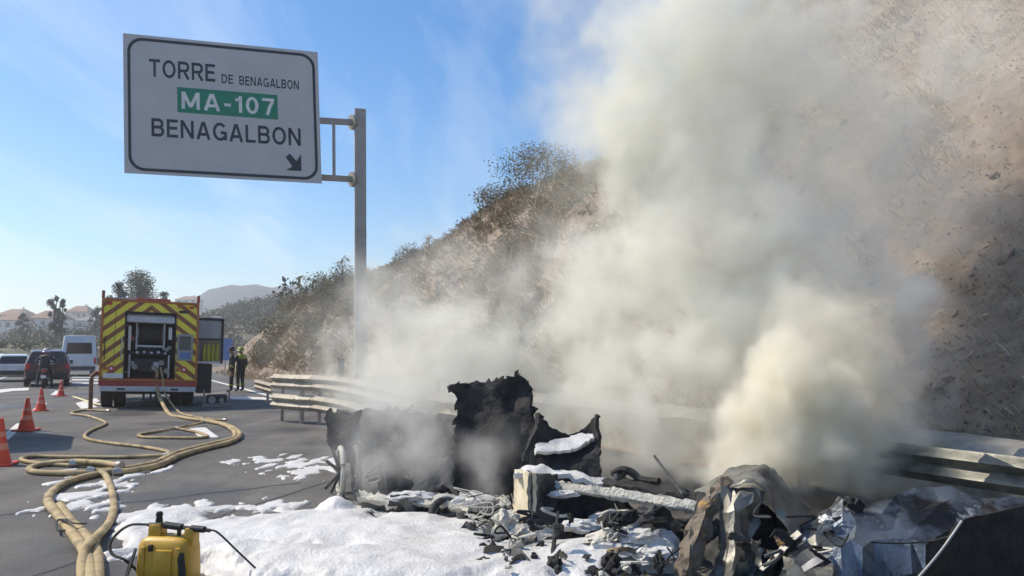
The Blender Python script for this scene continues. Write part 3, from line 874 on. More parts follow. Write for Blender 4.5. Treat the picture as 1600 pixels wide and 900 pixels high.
# ------------------------------------------------------------------ guardrails
def wbeam(m, pts, z0, hgt=0.31, depth=0.08, side=-1, waves=2, thick=0.004):
    """corrugated beam along ground points; side: which way the waves face"""
    prof = []
    n = 6 * waves
    for i in range(n + 1):
        f = i / n
        prof.append((depth * (0.5 - 0.5 * math.cos(2 * math.pi * waves * f)) * (1 if 0 < i < n else 0.6), z0 + hgt * f))
    N = len(pts); A = []
    for k in range(N):
        d = pts[min(N - 1, k + 1)] - pts[max(0, k - 1)]; d.z = 0; d.normalize()
        nrm = Vector((-d.y, d.x, 0)) * side
        A.append((pts[k], nrm))
    vs = []
    for sgn in (0, 1):
        for p, nrm in A:
            for (o_, z) in prof: vs.append(Vector((p.x, p.y, z + p.z)) + nrm * (o_ + sgn * thick))
    L = len(prof); T = N * L; fs = []
    for k in range(N - 1):
        for j in range(L - 1):
            a = k * L + j
            fs.append((a, a + 1, a + L + 1, a + L)); fs.append((T + a, T + a + L, T + a + L + 1, T + a + 1))
        fs.append((k * L, k * L + L, T + k * L + L, T + k * L)); fs.append((k * L + L - 1, T + k * L + L - 1, T + k * L + 2 * L - 1, k * L + 2 * L - 1))
    for k in (0, N - 1):
        for j in range(L - 1):
            a = k * L + j; fs.append((a, T + a, T + a + 1, a + 1))
    return m.add(vs, fs)
mat('rail_dull', (0.27, 0.265, 0.22), 0.5, 0.3, col2=(0.15, 0.15, 0.125), scale=2.5, detail=9, bump=0.3, dirt=((0.05, 0.048, 0.04), 3, 0.5, 0.72))
def guardrail(label, path, zs, posts, post_h, side, back=-0.12, mtl='rail_steel'):
    """path of world points; zs = [(bottom, height)] of the beams; posts = fractions along the path"""
    base = Vector(path[0]); o = thing('guardrail', label, 'guardrail', base)
    wl_ = lambda v: v - base
    pts = spline(path, 6)
    for z0, hh in zs:
        m = MB(wl_); wbeam(m, pts, z0, hh, side=side); m.build('rail', mtl, o, smooth=50)
    for f in posts:
        i = min(len(pts) - 2, int(f * (len(pts) - 1)))
        p = pts[i]; d = (pts[i + 1] - p).normalized(); nr = Vector((-d.y, d.x, 0)) * side
        q = p + nr * back
        m = MB(wl_)
        m.obox(q + Vector((0, 0, post_h / 2 - 0.1)), d * 0.05, nr * 0.004, Vector((0, 0, post_h / 2 + 0.1)))
        m.obox(q + d * 0.05 + Vector((0, 0, post_h / 2 - 0.1)), d * 0.004, nr * 0.04, Vector((0, 0, post_h / 2 + 0.1)))
        po = m.build('post', 'galvanised', o)
        for r_i, (z0, hh) in enumerate(zs):                  # lap joint with bolts
            cc = p + nr * 0.002
            m = MB(wl_); wbeam(m, [cc - d * .16, cc, cc + d * .16], z0 + .006, hh - .012, depth=.084, side=side, thick=.006); m.build('lap_joint', mtl, po, smooth=50)
            for bz in (.25, .5, .75):
                m = MB(wl_); q2 = cc + nr * (.02 + (.066 if bz != .5 else 0.0)) + Vector((0, 0, z0 + hh * bz)); m.cone(q2 - nr * .01, q2 + nr * .018, .016, n=6); m.build('bolt', 'galvanised', po)
        m = MB(wl_); m.obox(q - nr * back * 0.5 + Vector((0, 0, zs[0][0] + zs[0][1] / 2)), d * 0.06, nr * abs(back) * 0.42, Vector((0, 0, 0.09))); m.build('spacer', 'galvanised', po)
    return o
g_near = [road(s, 7.05) for s in (-4, -1, 2, 4.5, 7)]
guardrail('single corrugated guardrail behind the burnt wreck at the right edge', g_near, [(0.36, 0.33)], [0.1, 0.4, 0.68, 0.95], 0.72, 1, mtl='rail_dull')
YA = 17.0
ga = [P(491, 585, YA), P(540, 592.5, 15.3), P(610, 603, 12.0), P(700, 616, 9.4), P(760, 622, 8.9)]
ga = [Vector((p.x, p.y, 0)) for p in ga]
guardrail('sunlit double guardrail running into the smoke left of the black panel', ga, [(0.74, 0.34), (0.29, 0.34)], [0.04, 0.3, 0.55, 0.8], 1.05, -1)
gb = [Vector((P(430, 590, 17.9).x, 17.9, 0)), Vector((P(460, 590, 17.3).x, 17.3, 0)), Vector((ga[0].x - 0.03, ga[0].y, 0))]
guardrail('shaded dark end section of the double guardrail beside its bright run', gb, [(0.74, 0.34), (0.29, 0.34)], [0.1, 0.6], 1.05, -1)
gc = [Vector((P(400, 590, 25.5).x, 25.5, -0.05)), Vector((P(426, 590, 23.5).x, 23.5, -.1))]
guardrail('short bright stub of guardrail in the grass near the firefighters', gc, [(0.42, 0.31)], [0.5], 0.72, -1)
# marker plate on a thin post behind the rail
o = thing('marker_post', 'thin dark marker post standing left of the sign post foot', 'marker post', (P(533, 590, 21).x, 21, 0))
MB().box(-.02, .02, -.02, .02, 0, 1.2).build('post', 'post_steel', o); MB().box(-.09, .09, -.035, -.02, 1.0, 1.42).build('plate', 'sign_ink', o)
o = thing('roadside_cabinet', 'small grey metal frame seen over the black panel in smoke', 'cabinet', (P(740, 590, 12.5).x, 12.5, 0))
m = MB(); m.box(-.2, -.07, -.08, .08, 0, 1.42); m.build('upright', 'galvanised', o)
m = MB(); m.box(.08, .2, -.08, .08, 0, 1.40); m.build('upright', 'galvanised', o)
m = MB(); m.box(-.2, .2, -.09, .09, 1.28, 1.36); m.build('crossbar', 'galvanised', o)
for u, v0, Y in ((605, 597, 12.4), (688, 588, 10.2), (818, 583, 10.5)):
    p = P(u, v0, Y)
    m = MB(); m.tube([(p.x, Y, 0), (p.x - .01, Y, p.z * .5), (p.x - .03, Y, p.z)], .025, 6)
    tag(m.build('thin_stake', 'post_steel', smooth=40), {605: 'thin stake against the bright double guardrail, the left one', 688: 'thin stake between bright guardrail and black panel', 818: 'thin stake right behind the black panel'}[u], 'stake')

# ------------------------------------------------------------------ fire engine, seen from behind
mat('fire_red', (0.36, 0.025, 0.018), 0.4, col2=(0.28, 0.02, 0.016), scale=2, coat=0.3)
mat('fire_orange', (0.50, 0.16, 0.03), 0.5, scale=3)
mat('fire_dark', (0.022, 0.022, 0.025), 0.6, scale=4)
mat('fire_grey', (0.33, 0.34, 0.36), 0.45, 0.3, scale=4)
mat('fire_pale', (0.60, 0.61, 0.64), 0.5, scale=3)
mat('rubber', (0.018, 0.018, 0.019), 0.85, col2=(0.04, 0.038, 0.035), scale=12)
mat('hub_steel', (0.30, 0.30, 0.30), 0.5, 0.6, scale=6)
mat('tail_red', (0.6, 0.02, 0.03), 0.3, scale=6)
mat('white_lens', (0.75, 0.75, 0.74), 0.3, scale=6)
mat('cylinder_yellow', (0.55, 0.50, 0.06), 0.45, scale=6)
mat('blue_label', (0.10, 0.20, 0.45), 0.4, scale=4)
mat('clear_pane', (0.45, 0.5, 0.55), 0.1, scale=4, alpha=0.35)
# chevron film: yellow on brick red, rising towards the middle
cm_ = bpy.data.materials.new('chevron_film'); cm_.use_nodes = True
n_, l_ = cm_.node_tree.nodes, cm_.node_tree.links
co = n_.new('ShaderNodeTexCoord'); sx = n_.new('ShaderNodeSeparateXYZ'); l_.new(co.outputs['Object'], sx.inputs[0])
ab = n_.new('ShaderNodeMath'); ab.operation = 'ABSOLUTE'; l_.new(sx.outputs['X'], ab.inputs[0])
mu = n_.new('ShaderNodeMath'); mu.operation = 'MULTIPLY_ADD'; mu.inputs[1].default_value = 0.80; l_.new(ab.outputs[0], mu.inputs[0]); l_.new(sx.outputs['Z'], mu.inputs[2])
dv_ = n_.new('ShaderNodeMath'); dv_.operation = 'DIVIDE'; dv_.inputs[1].default_value = 0.345; l_.new(mu.outputs[0], dv_.inputs[0])
fr = n_.new('ShaderNodeMath'); fr.operation = 'FRACT'; l_.new(dv_.outputs[0], fr.inputs[0])
gt = n_.new('ShaderNodeMath'); gt.operation = 'GREATER_THAN'; gt.inputs[1].default_value = 0.44; l_.new(fr.outputs[0], gt.inputs[0])
mi = n_.new('ShaderNodeMix'); mi.data_type = 'RGBA'; mi.inputs['A'].default_value = (0.30, 0.10, 0.04, 1); mi.inputs['B'].default_value = (0.95, 0.80, 0.07, 1)
l_.new(gt.outputs[0], mi.inputs['Factor'])
nn = n_.new('ShaderNodeTexNoise'); nn.inputs['Scale'].default_value = 3; nn.inputs['Detail'].default_value = 6; l_.new(co.outputs['Object'], nn.inputs['Vector'])
m2 = n_.new('ShaderNodeMix'); m2.data_type = 'RGBA'; m2.blend_type = 'MULTIPLY'; m2.inputs['Factor'].default_value = 0.15; l_.new(mi.outputs['Result'], m2.inputs['A']); l_.new(nn.outputs['Fac'], m2.inputs['B'])
l_.new(m2.outputs['Result'], n_['Principled BSDF'].inputs['Base Color']); n_['Principled BSDF'].inputs['Roughness'].default_value = 0.45
MATS['chevron_film'] = cm_

tp = G(231, 638)
FE = thing('fire_engine', 'fire engine seen from behind with yellow chevrons and open pump bay', 'fire engine', tp, R(25.5))
lean = lambda v: Vector((v.x, v.y, v.z - 0.032 * v.x))
TB = lambda: MB(lean)
HW = 1.25
# body shell with the pump bay cut out of its rear
m = TB(); BX0, BX1, BZ0, BZ1 = -0.63, 0.63, 0.84, 2.68
m.box(-HW, BX0, 0.03, 4.6, 0.62, 3.0); m.box(BX1, HW, 0.03, 4.6, 0.62, 3.0); m.box(BX0, BX1, 0.03, 4.6, BZ1, 3.0)
m.box(BX0, BX1, 0.85, 4.6, BZ0, BZ1); m.box(BX0, BX1, 0.03, 4.6, 0.62, BZ0)
body = m.build('body', 'fire_red', FE)
TB().box(-HW + .02, BX0 - .03, 0.0, 0.03, 0.80, 2.97).build('chevron_panel', 'chevron_film', FE)
TB().box(BX1 + .03, HW - .02, 0.0, 0.03, 0.80, 2.97).build('chevron_panel', 'chevron_film', FE)
TB().box(BX0 - .03, BX1 + .03, 0.0, 0.03, BZ1 + .03, 2.97).build('chevron_panel', 'chevron_film', FE)
for (a, b, c, d) in ((-HW - .01, -HW + .05, 0.62, 3.05), (HW - .05, HW + .01, 0.62, 3.05)):
    TB().box(a, b, -0.02, 0.06, c, d).build('corner_trim', 'fire_orange', FE)
TB().box(-HW - .01, HW + .01, -0.025, 0.05, 2.97, 3.04).build('top_trim', 'fire_orange', FE)
TB().box(-HW, HW, -0.03, 0.05, 0.76, 0.81).build('bottom_trim', 'fire_orange', FE)
for x in (-HW + .02, HW - .02): TB().box(x - .04, x + .04, 0, .12, 3.04, 3.26, .02).build('corner_lamp', 'fire_red', FE)
TB().box(-0.4, 0.5, 0.4, 1.2, 3.0, 3.13, .03).build('roof_locker', 'fire_red', FE)
TB().box(-1.0, -0.2, 1.2, 3.6, 3.0, 3.16, .02).build('ladder_rack', 'fire_grey', FE)
TB().box(0.72, 0.98, -.012, 0.0, 2.72, 2.80).build('vent', 'fire_dark', FE)
# bay
m = TB(); m.box(BX0, BX1, 0.80, 0.845, BZ0, BZ1); bay = m.build('pump_bay', 'fire_dark', FE)
for (x0, x1, z0, z1) in ((BX0 - .035, BX0, BZ0 - .03, BZ1 + .03), (BX1, BX1 + .035, BZ0 - .03, BZ1 + .03), (BX0, BX1, BZ1, BZ1 + .03)):
    TB().box(x0, x1, -0.015, 0.10, z0, z1).build('bay_frame', 'fire_dark', FE)
m = TB(); m.lathe([(0.13, BX0 + .02), (0.13, BX1 - .02)], 16, 'X', (0, 0.22, 2.53)); m.build('roller_shutter', 'fire_pale', FE, smooth=40)
TB().box(BX0 + .01, BX1 - .01, 0.05, 0.09, 2.42, 2.58).build('shutter_bar', 'fire_pale', FE)
# hose reel
m = TB(); m.lathe([(0.30, -.33), (0.30, -.31), (0.14, -.31), (0.14, .31), (0.30, .31), (0.30, .33)], 20, 'X', (0, 0.5, 2.08)); m.build('reel', 'fire_grey', bay, smooth=40)
m = TB(); m.lathe([(0.25, -.30), (0.26, -.1), (0.25, .1), (0.26, .30)], 18, 'X', (0, 0.5, 2.08)); m.build('reel_hose', 'rubber', bay, smooth=40)
for x in (-.36, .36): TB().box(x - .02, x + .02, 0.25, 0.32, 1.65, 2.4).build('reel_bracket', 'fire_pale', bay)
TB().box(-.34, .34, .2, .26, 1.72, 1.77).build('reel_bracket', 'fire_pale', bay)
TB().box(-.58, .58, .3, .8, 1.50, 1.6, .01).build('pump_shelf', 'fire_dark', bay)
TB().box(-.42, .46, .22, .75, 1.02, 1.38, .03).build('pump', 'fire_dark', bay)
for x, z, r_ in ((-.33, 1.56, .038), (-.15, 1.58, .033), (.04, 1.56, .033), (.22, 1.58, .038), (.4, 1.55, .033)):
    m = TB(); m.lathe([(r_, .18), (r_, .22), (r_ * .8, .23)], 14, 'Y', (x, 0, z)); m.build('gauge', 'fire_pale', bay, smooth=40)
for x, z in ((-.45, 1.25), (-.38, 1.15), (.12, 1.14), (.3, 1.28), (.45, 1.05)):
    m = TB(); m.lathe([(.075, .1), (.075, .24), (.05, .26)], 12, 'Y', (x, 0, z)); m.build('outlet', 'hub_steel', bay, smooth=40)
for x in (-.52, .50): m = TB(); m.cone((x, .16, .86), (x, .16, 1.5), .028); m.build('pipe', 'fire_pale', bay, smooth=40)
TB().box(-.57, -.5, .12, .2, 1.62, 2.3).build('strip_lamp', 'white_lens', bay)
TB().box(.47, .56, .12, .2, 1.95, 2.3).build('strip_lamp', 'white_lens', bay)
TB().box(.1, .24, .18, .21, 1.12, 1.3).build('pump_plate', 'fire_pale', bay)
for x in (-.72, -1.14):
    m = TB(); m.tube([(x, -.02, 1.35), (x, -.08, 1.38), (x, -.08, 1.95), (x, -.02, 1.98)], .015, 6); m.build('grab_handle', 'fire_dark' if x < -1 else 'fire_pale', FE, smooth=40)
TB().box(-.905, -.895, -.004, .0, .86, 2.9).build('panel_seam', 'fire_dark', FE)
for x in (-1.05, -.75, .75, 1.05): TB().box(x - .06, x + .06, -.02, .0, 2.86, 2.93, .006).build('marker_lamp', 'tail_red' if abs(x) > 1 else 'fire_orange', FE)
for z in (.98, 1.9, 2.3): TB().box(BX0 + .01, BX0 + .09, .3, .8, z, z + .03).build('bay_shelf', 'fire_grey', bay)
for x, z in ((-.5, 2.02), (-.45, 1.94), (.5, 1.72), (.44, 1.66)):
    m = TB(); m.lathe([(.05, .2), (.06, .3), (.06, .55), (.03, .6)], 12, 'Y', (x, 0, z)); m.build('nozzle', 'fire_red' if x < 0 else 'hub_steel', bay, smooth=40)
# small locker to the right of the bay
lk = TB().box(.70, 1.12, -.03, .0, 1.36, 2.12, .008).build('side_locker', 'fire_grey', FE)
TB().box(.75, 1.07, -.04, -.03, 1.66, 2.06).build('locker_window', 'window_glass', lk)
TB().box(.78, 1.05, -.045, -.03, 1.42, 1.60).build('locker_plate', 'blue_label', lk)
for x in (-.96, .90):
    m = TB(); m.lathe([(.085, -.04), (.085, .0)], 16, 'Y', (x, 0, 1.10)); tl = m.build('tail_light', 'tail_red', FE, smooth=40)
    m = TB(); m.lathe([(.04, -.046), (.04, -.04)], 12, 'Y', (x, 0, 1.10)); m.build('lens', 'white_lens', tl)
    TB().box(x - .22, x - .1, -.03, 0, 1.05, 1.14).build('indicator', 'fire_orange', FE)
TB().box(-1.16, -.66, -.035, -.02, .83, .97).build('number_plate', 'white_lens', FE)
TB().box(-HW, HW, -.06, .1, .62, .75).build('tail_board', 'fire_red', FE)
bmp = TB().box(-HW + .02, HW - .02, -.10, .0, .47, .615, .015).build('bumper', 'fire_pale', FE)
for x in (-.70, .66): TB().box(x - .10, x + .10, -.11, -.1, .51, .56).build('step', 'fire_dark', bmp)
TB().box(-.95, .95, .3, 4.4, .38, .62).build('chassis', 'fire_dark', FE)
for x in (-.12, .06, .2): TB().box(x - .03, x + .03, .1, .25, .22, .42).build('tow_hook', 'fire_dark', FE)
# wheels: dual rear, single front
def wheel(x, y, r_, w, par):
    m = MB(); m.lathe([(r_ * .62, x - w / 2), (r_ * .95, x - w / 2), (r_, x - w / 2 + .03), (r_, x + w / 2 - .03), (r_ * .95, x + w / 2), (r_ * .62, x + w / 2)], 28, 'X', (0, y, r_))
    wh = m.build('wheel', 'rubber', par, smooth=35)
    m = MB(); m.lathe([(r_ * .62, x - w * .4), (r_ * .3, x - w * .2), (r_ * .3, x + w * .2), (r_ * .62, x + w * .4)], 16, 'X', (0, y, r_)); m.build('rim', 'hub_steel', wh, smooth=35)
    return wh
for x in (-1.08, -.74, .74, 1.08): wheel(x, 1.25, .47, .29, FE)
for x in (-1.0, 1.0): wheel(x, 4.9, .47, .29, FE)
for x in (-.92, .92): TB().box(x - .3, x + .3, .62, .65, .25, .5).build('mud_flap', 'rubber', FE)
MB().cone((-1.0, 1.25, .47), (1.0, 1.25, .47), .08).build('axle', 'fire_dark', FE)
# cab
m = TB(); m.box(-1.22, 1.22, 4.7, 6.4, .6, 2.75, .12); cab = m.build('cab', 'fire_red', FE, smooth=40)
TB().box(-1.1, 1.1, 6.39, 6.42, 1.6, 2.5).build('windscreen', 'window_glass', cab)
TB().box(-1.0, 1.0, 5.0, 5.6, 2.75, 2.95, .05).build('beacon_bar', 'blue_label', cab)
# swung-out equipment rack on the right side
rk = TB().box(1.27, 1.97, .25, .8, 1.30, 1.36).build('rack_shelf', 'fire_pale', FE)
for x in (1.90,): TB().box(x, x + .07, .22, .3, 1.3, 2.62).build('rack_post', 'fire_dark', FE)
TB().box(1.27, 1.97, .22, .3, 2.56, 2.63).build('rack_bar', 'fire_dark', FE)
TB().box(1.27, 1.90, .23, .29, 1.98, 2.03).build('rack_bar', 'fire_dark', FE)
TB().box(1.27, 1.90, .255, .262, 2.03, 2.56).build('rack_pane', 'clear_pane', FE)
m = TB(); m.cone((1.6, .25, 2.66), (1.9, .25, 2.66), .035); m.build('work_light', 'white_lens', FE, smooth=40)
TB().box(1.27, 1.97, .75, .8, 1.36, 2.62).build('rack_back', 'fire_grey', FE)
TB().box(1.26, 1.68, .3, 2.2, .42, 1.28, .02).build('drawer', 'fire_dark', FE)
TB().box(-HW - .015, -HW, .6, 4.4, .8, 2.7).build('side_shutter', 'fire_grey', FE)
Mt = Matrix.Translation(tp) @ Matrix.Rotation(R(25.5), 4, 'Z')
for i, x in enumerate((1.46, 1.58, 1.70, 1.82)):
    q = Mt @ lean(Vector((x, .45, 1.365)))
    m = MB(); m.lathe([(.0, 0), (.05, .0), (.055, .03), (.055, .42), (.04, .48), (.018, .5), (.018, .56), (.03, .57), (.03, .6), (0, .6)], 12)
    tag(m.build('air_cylinder', 'cylinder_yellow', smooth=40, loc=q), ['first', 'second', 'third', 'fourth'][i] + ' yellow air cylinder from the left on the fire engine side rack', 'gas cylinder', 'air cylinders on the side rack')
# portable pump beside the right rear wheel
pp = G(338, 636); o = thing('portable_pump', 'small dark portable pump on the road beside the fire engine', 'pump', pp, R(20))
MB().box(-.28, .28, -.2, .2, .12, .36, .05).build('engine_block', 'fire_dark', o, smooth=40)
MB().box(-.34, .34, -.24, -.2, .02, .06).build('frame', 'hub_steel', o); MB().box(-.34, .34, .2, .24, .02, .06).build('frame', 'hub_steel', o)
m = MB(); m.tube([(-.34, -.22, .04), (-.34, -.22, .48), (-.34, .22, .48), (-.34, .22, .04)], .02, 6); m.build('handle', 'hub_steel', o)
m = MB(); m.tube([(.34, -.22, .04), (.34, -.22, .48), (.34, .22, .48), (.34, .22, .04)], .02, 6); m.build('handle', 'hub_steel', o)
m = MB(); m.lathe([(.1, -.3), (.1, -.2), (.06, -.2)], 14, 'Y', (-.12, 0, .22)); m.build('outlet', 'hub_steel', o, smooth=40)
m = MB(); m.lathe([(.07, -.3), (.07, -.2), (.06, -.2)], 14, 'Y', (.14, 0, .2)); m.build('outlet', 'hub_steel', o, smooth=40)

# ------------------------------------------------------------------ traffic on the open lane
mat('car_red', (0.065, 0.012, 0.014), 0.35, scale=2, coat=0.5)
mat('car_white', (0.72, 0.73, 0.74), 0.35, scale=2, coat=0.4)
mat('car_silver', (0.42, 0.43, 0.45), 0.35, 0.4, scale=2, coat=0.4)
mat('van_white', (0.62, 0.66, 0.72), 0.4, scale=2, coat=0.3)
mat('car_glass', (0.015, 0.018, 0.022), 0.08, scale=2)
mat('black_trim', (0.02, 0.02, 0.022), 0.6, scale=6)
mat('plate_white', (0.75, 0.75, 0.72), 0.5, scale=6)
def ring_loft(m, st):
    """stations: y, sill z, belt z, roof z, half widths sill/belt/roof"""
    k = 10; base = len(m.v)
    for (y, z0, zb, zr, w0, wb, wr) in st:
        zm = (z0 + zb) / 2
        m.v += [Vector(p) for p in ((-w0, y, z0), (-wb * 1.01, y, zm), (-wb, y, zb), (-wr, y, zr - .06 * (zr > zb + .1)), (-wr * .86, y, zr), (wr * .86, y, zr), (wr, y, zr - .06 * (zr > zb + .1)), (wb, y, zb), (wb * 1.01, y, zm), (w0, y, z0))]
    for i in range(len(st) - 1):
        for j in range(k):
            a, b = base + i * k + j, base + i * k + (j + 1) % k
            m.f.append((a, b, b + k, a + k))
    m.f.append(tuple(base + j for j in range(k))); m.f.append(tuple(base + (len(st) - 1) * k + j for j in range(k - 1, -1, -1)))
def lerp_q(a, b, f): return tuple(a[i] + (b[i] - a[i]) * f for i in range(3))
def car(name, label, cat, loc, rz, paint_, st, rearwin, lights, wheels, plate, sidewins=(), roofbar=False, group=None):
    o = thing(name, label, cat, loc, rz, group)
    m = MB(); ring_loft(m, st); m.build('body', paint_, o, smooth=32)
    z0, z1, wlo, whi, y0_, y1_ = rearwin
    m = MB(); m.add([(-wlo, y0_ - .012, z0), (wlo, y0_ - .012, z0), (whi, y1_ - .012, z1), (-whi, y1_ - .012, z1), (-wlo, y0_ + .03, z0), (wlo, y0_ + .03, z0), (whi, y1_ + .03, z1), (-whi, y1_ + .03, z1)],
                   [(0, 1, 2, 3), (7, 6, 5, 4), (0, 4, 5, 1), (1, 5, 6, 2), (2, 6, 7, 3), (3, 7, 4, 0)])
    w_ = m.build('rear_window', 'car_glass', o)
    MB().box(-.25, .1, y0_ - .03, y0_ - .012, z0 + .03, z0 + .05).build('wiper', 'black_trim', w_)
    for (x, z, a, b, mt) in lights:
        for sg in (-1, 1): MB().box(sg * x - a, sg * x + a, st[0][0] - .02, st[0][0] + .1, z - b, z + b, .012).build('tail_light', mt, o)
    yb = st[0][0]; w0 = st[0][4]
    MB().box(-w0 * 1.0, w0 * 1.0, yb - .06, yb + .12, st[0][1] - .02, st[0][1] + .2, .03).build('bumper', 'black_trim', o)
    MB().box(-.26, .26, yb - .035, yb - .01, plate - .055, plate + .055).build('number_plate', 'plate_white', o)
    for (pts) in sidewins:
        for sg in (-1, 1):
            m = MB(); q = [(sg * (x + .012), y, z) for x, y, z in pts]; q2 = [(sg * (x - .03), y, z) for x, y, z in pts]; n = len(q)
            m.add(q + q2, [tuple(range(n)), tuple(range(2 * n - 1, n - 1, -1))] + [(i, (i + 1) % n, n + (i + 1) % n, n + i) for i in range(n)]); m.build('side_window', 'car_glass', o)
    for (x, y, r_, w) in wheels:
        for sg in (-1, 1): wheel(sg * x, y, r_, w, o)
    for sg in (-1, 1):
        MB().box(min(sg * (st[0][5] + .02), sg * (st[0][5] + .2)), max(sg * (st[0][5] + .02), sg * (st[0][5] + .2)), st[-1][0] * .62, st[-1][0] * .62 + .1, 1.0, 1.17, .02).build('mirror', 'black_trim', o)
    if roofbar:
        for sg in (-1, 1): MB().box(sg * .62 - .02, sg * .62 + .02, .7, 2.5, st[2][3] + .0, st[2][3] + .05).build('roof_rail', 'black_trim', o)
    return o
suv = [(0, .42, .98, 1.0, .80, .86, .82), (.10, .34, 1.0, 1.08, .86, .90, .82), (.34, .30, 1.02, 1.60, .88, .91, .66), (.8, .28, 1.02, 1.68, .88, .91, .70), (2.2, .28, 1.0, 1.66, .88, .91, .70), (3.1, .28, .98, 1.04, .88, .90, .80), (4.1, .3, .88, .92, .86, .88, .78), (4.4, .4, .72, .74, .7, .72, .62)]
hatch = [(0, .40, .86, .88, .76, .82, .78), (.10, .30, .9, .98, .82, .87, .8), (.45, .26, .92, 1.40, .84, .88, .60), (1.0, .24, .92, 1.46, .84, .88, .64), (2.2, .24, .90, 1.42, .84, .88, .64), (3.0, .26, .88, .95, .84, .86, .78), (3.9, .28, .78, .8, .82, .83, .72), (4.2, .38, .62, .64, .66, .68, .6)]
van_s = [(0, .45, 1.2, 2.5, .92, .98, .84), (.06, .38, 1.22, 2.6, .95, 1.0, .86), (.5, .34, 1.22, 2.62, .96, 1.0, .88), (3.8, .34, 1.22, 2.60, .96, 1.0, .88), (4.6, .34, 1.2, 2.1, .96, .99, .76), (5.1, .36, 1.1, 1.2, .95, .97, .86), (5.6, .45, .95, .97, .85, .86, .76)]
rear_lights_suv = [(.78, .92, .085, .12, 'tail_red')]
sp = G(73, 604)
car('suv', 'dark maroon car with roof rails behind the motorcycle', 'car', sp, R(31), 'car_red', suv, (1.09, 1.54, .74, .60, .09, .28), rear_lights_suv, [(.80, .75, .34, .22), (.80, 3.4, .34, .22)], .62,
    [[(.905, .55, 1.05), (.905, 2.9, 1.05), (.73, 2.3, 1.58), (.70, .75, 1.6)]], True)
vp = G(122, 588.5)
car('van', 'tall white van seen from behind next to the fire engine', 'van', vp, R(30), 'van_white', van_s, (1.45, 2.15, .72, .68, -.005, -.005), [(.90, 1.0, .06, .2, 'tail_red')], [(.86, 1.0, .34, .22), (.86, 4.5, .34, .22)], .75)
car('car', 'white car in the far lane left of the maroon car', 'car', G(20, 597), R(33), 'car_white', hatch, (.96, 1.34, .70, .55, .075, .38), [(.72, .80, .09, .08, 'tail_red')], [(.76, .7, .31, .2), (.76, 3.2, .31, .2)], .55,
    [[(.875, .65, .95), (.875, 2.9, .95), (.67, 2.2, 1.36), (.64, .9, 1.38)]])
car('car', 'white car cut off by the left edge of the photo', 'car', G(-14, 588), R(33), 'car_white', hatch, (.96, 1.34, .70, .55, .075, .38), [(.72, .80, .09, .08, 'tail_red')], [(.76, .7, .31, .2), (.76, 3.2, .31, .2)], .55,
    [[(.875, .65, .95), (.875, 2.9, .95), (.67, 2.2, 1.36), (.64, .9, 1.38)]])
# a car standing just beyond the left edge of the frame; its shadow falls by the second cone
ov = car('van', 'small grey van just outside the left edge whose shadow reaches the cones', 'van', road(16.1, -2.95), R(28), 'car_silver', van_s, (1.45, 2.15, .72, .68, -.005, -.005), [(.90, 1.0, .06, .2, 'tail_red')], [(.86, 1.0, .34, .22), (.86, 4.5, .34, .22)], .75)
ov.scale = (.9, .6, .96)

# ------------------------------------------------------------------ people
mat('gear_navy', (0.022, 0.026, 0.040), 0.8, scale=10)
mat('jacket_black', (0.022, 0.022, 0.026), 0.7, scale=10)
mat('hi_vis', (0.36, 0.42, 0.05), 0.6, scale=8)
mat('skin', (0.42, 0.25, 0.18), 0.6, scale=10)
mat('helmet_yellow', (0.40, 0.42, 0.08), 0.4, scale=8)
mat('helmet_pale', (0.62, 0.62, 0.64), 0.3, scale=8)
mat('denim', (0.05, 0.06, 0.09), 0.8, scale=10)
mat('hair_dark', (0.02, 0.015, 0.012), 0.8, scale=20)
def skin_body(name, J, E, parent, mats, zone):
    me = bpy.data.meshes.new(name); keys = list(J)
    me.from_pydata([J[k][0] for k in keys], [(keys.index(a), keys.index(b)) for a, b in E], [])
    ob = bpy.data.objects.new(name, me); C.objects.link(ob)
    sk = ob.modifiers.new('s', 'SKIN'); sk.use_smooth_shade = True
    for i, k in enumerate(keys):
        sv = me.skin_vertices[0].data[i]; r_ = J[k][1]
        sv.radius = r_ if isinstance(r_, tuple) else (r_, r_)
        sv.use_root = (k == 'pelvis')
    ss_ = ob.modifiers.new('u', 'SUBSURF'); ss_.levels = 1; ss_.render_levels = 1
    dg = bpy.context.evaluated_depsgraph_get()
    m2 = bpy.data.meshes.new_from_object(ob.evaluated_get(dg)); m2.name = name
    bpy.data.objects.remove(ob)
    for mm in mats: 
        if mm not in [x.name for x in m2.materials if x]: m2.materials.append(MATS[mm])
    m2.polygons.foreach_set('use_smooth', [True] * len(m2.polygons))
    P0 = np.array([J[k][0] for k in keys])
    for p in m2.polygons:
        c = np.array(p.center); k = keys[int(((P0 - c) ** 2).sum(1).argmin())]
        p.material_index = zone(k)
    o = bpy.data.objects.new(name, m2); C.objects.link(o); o.parent = parent
    return o
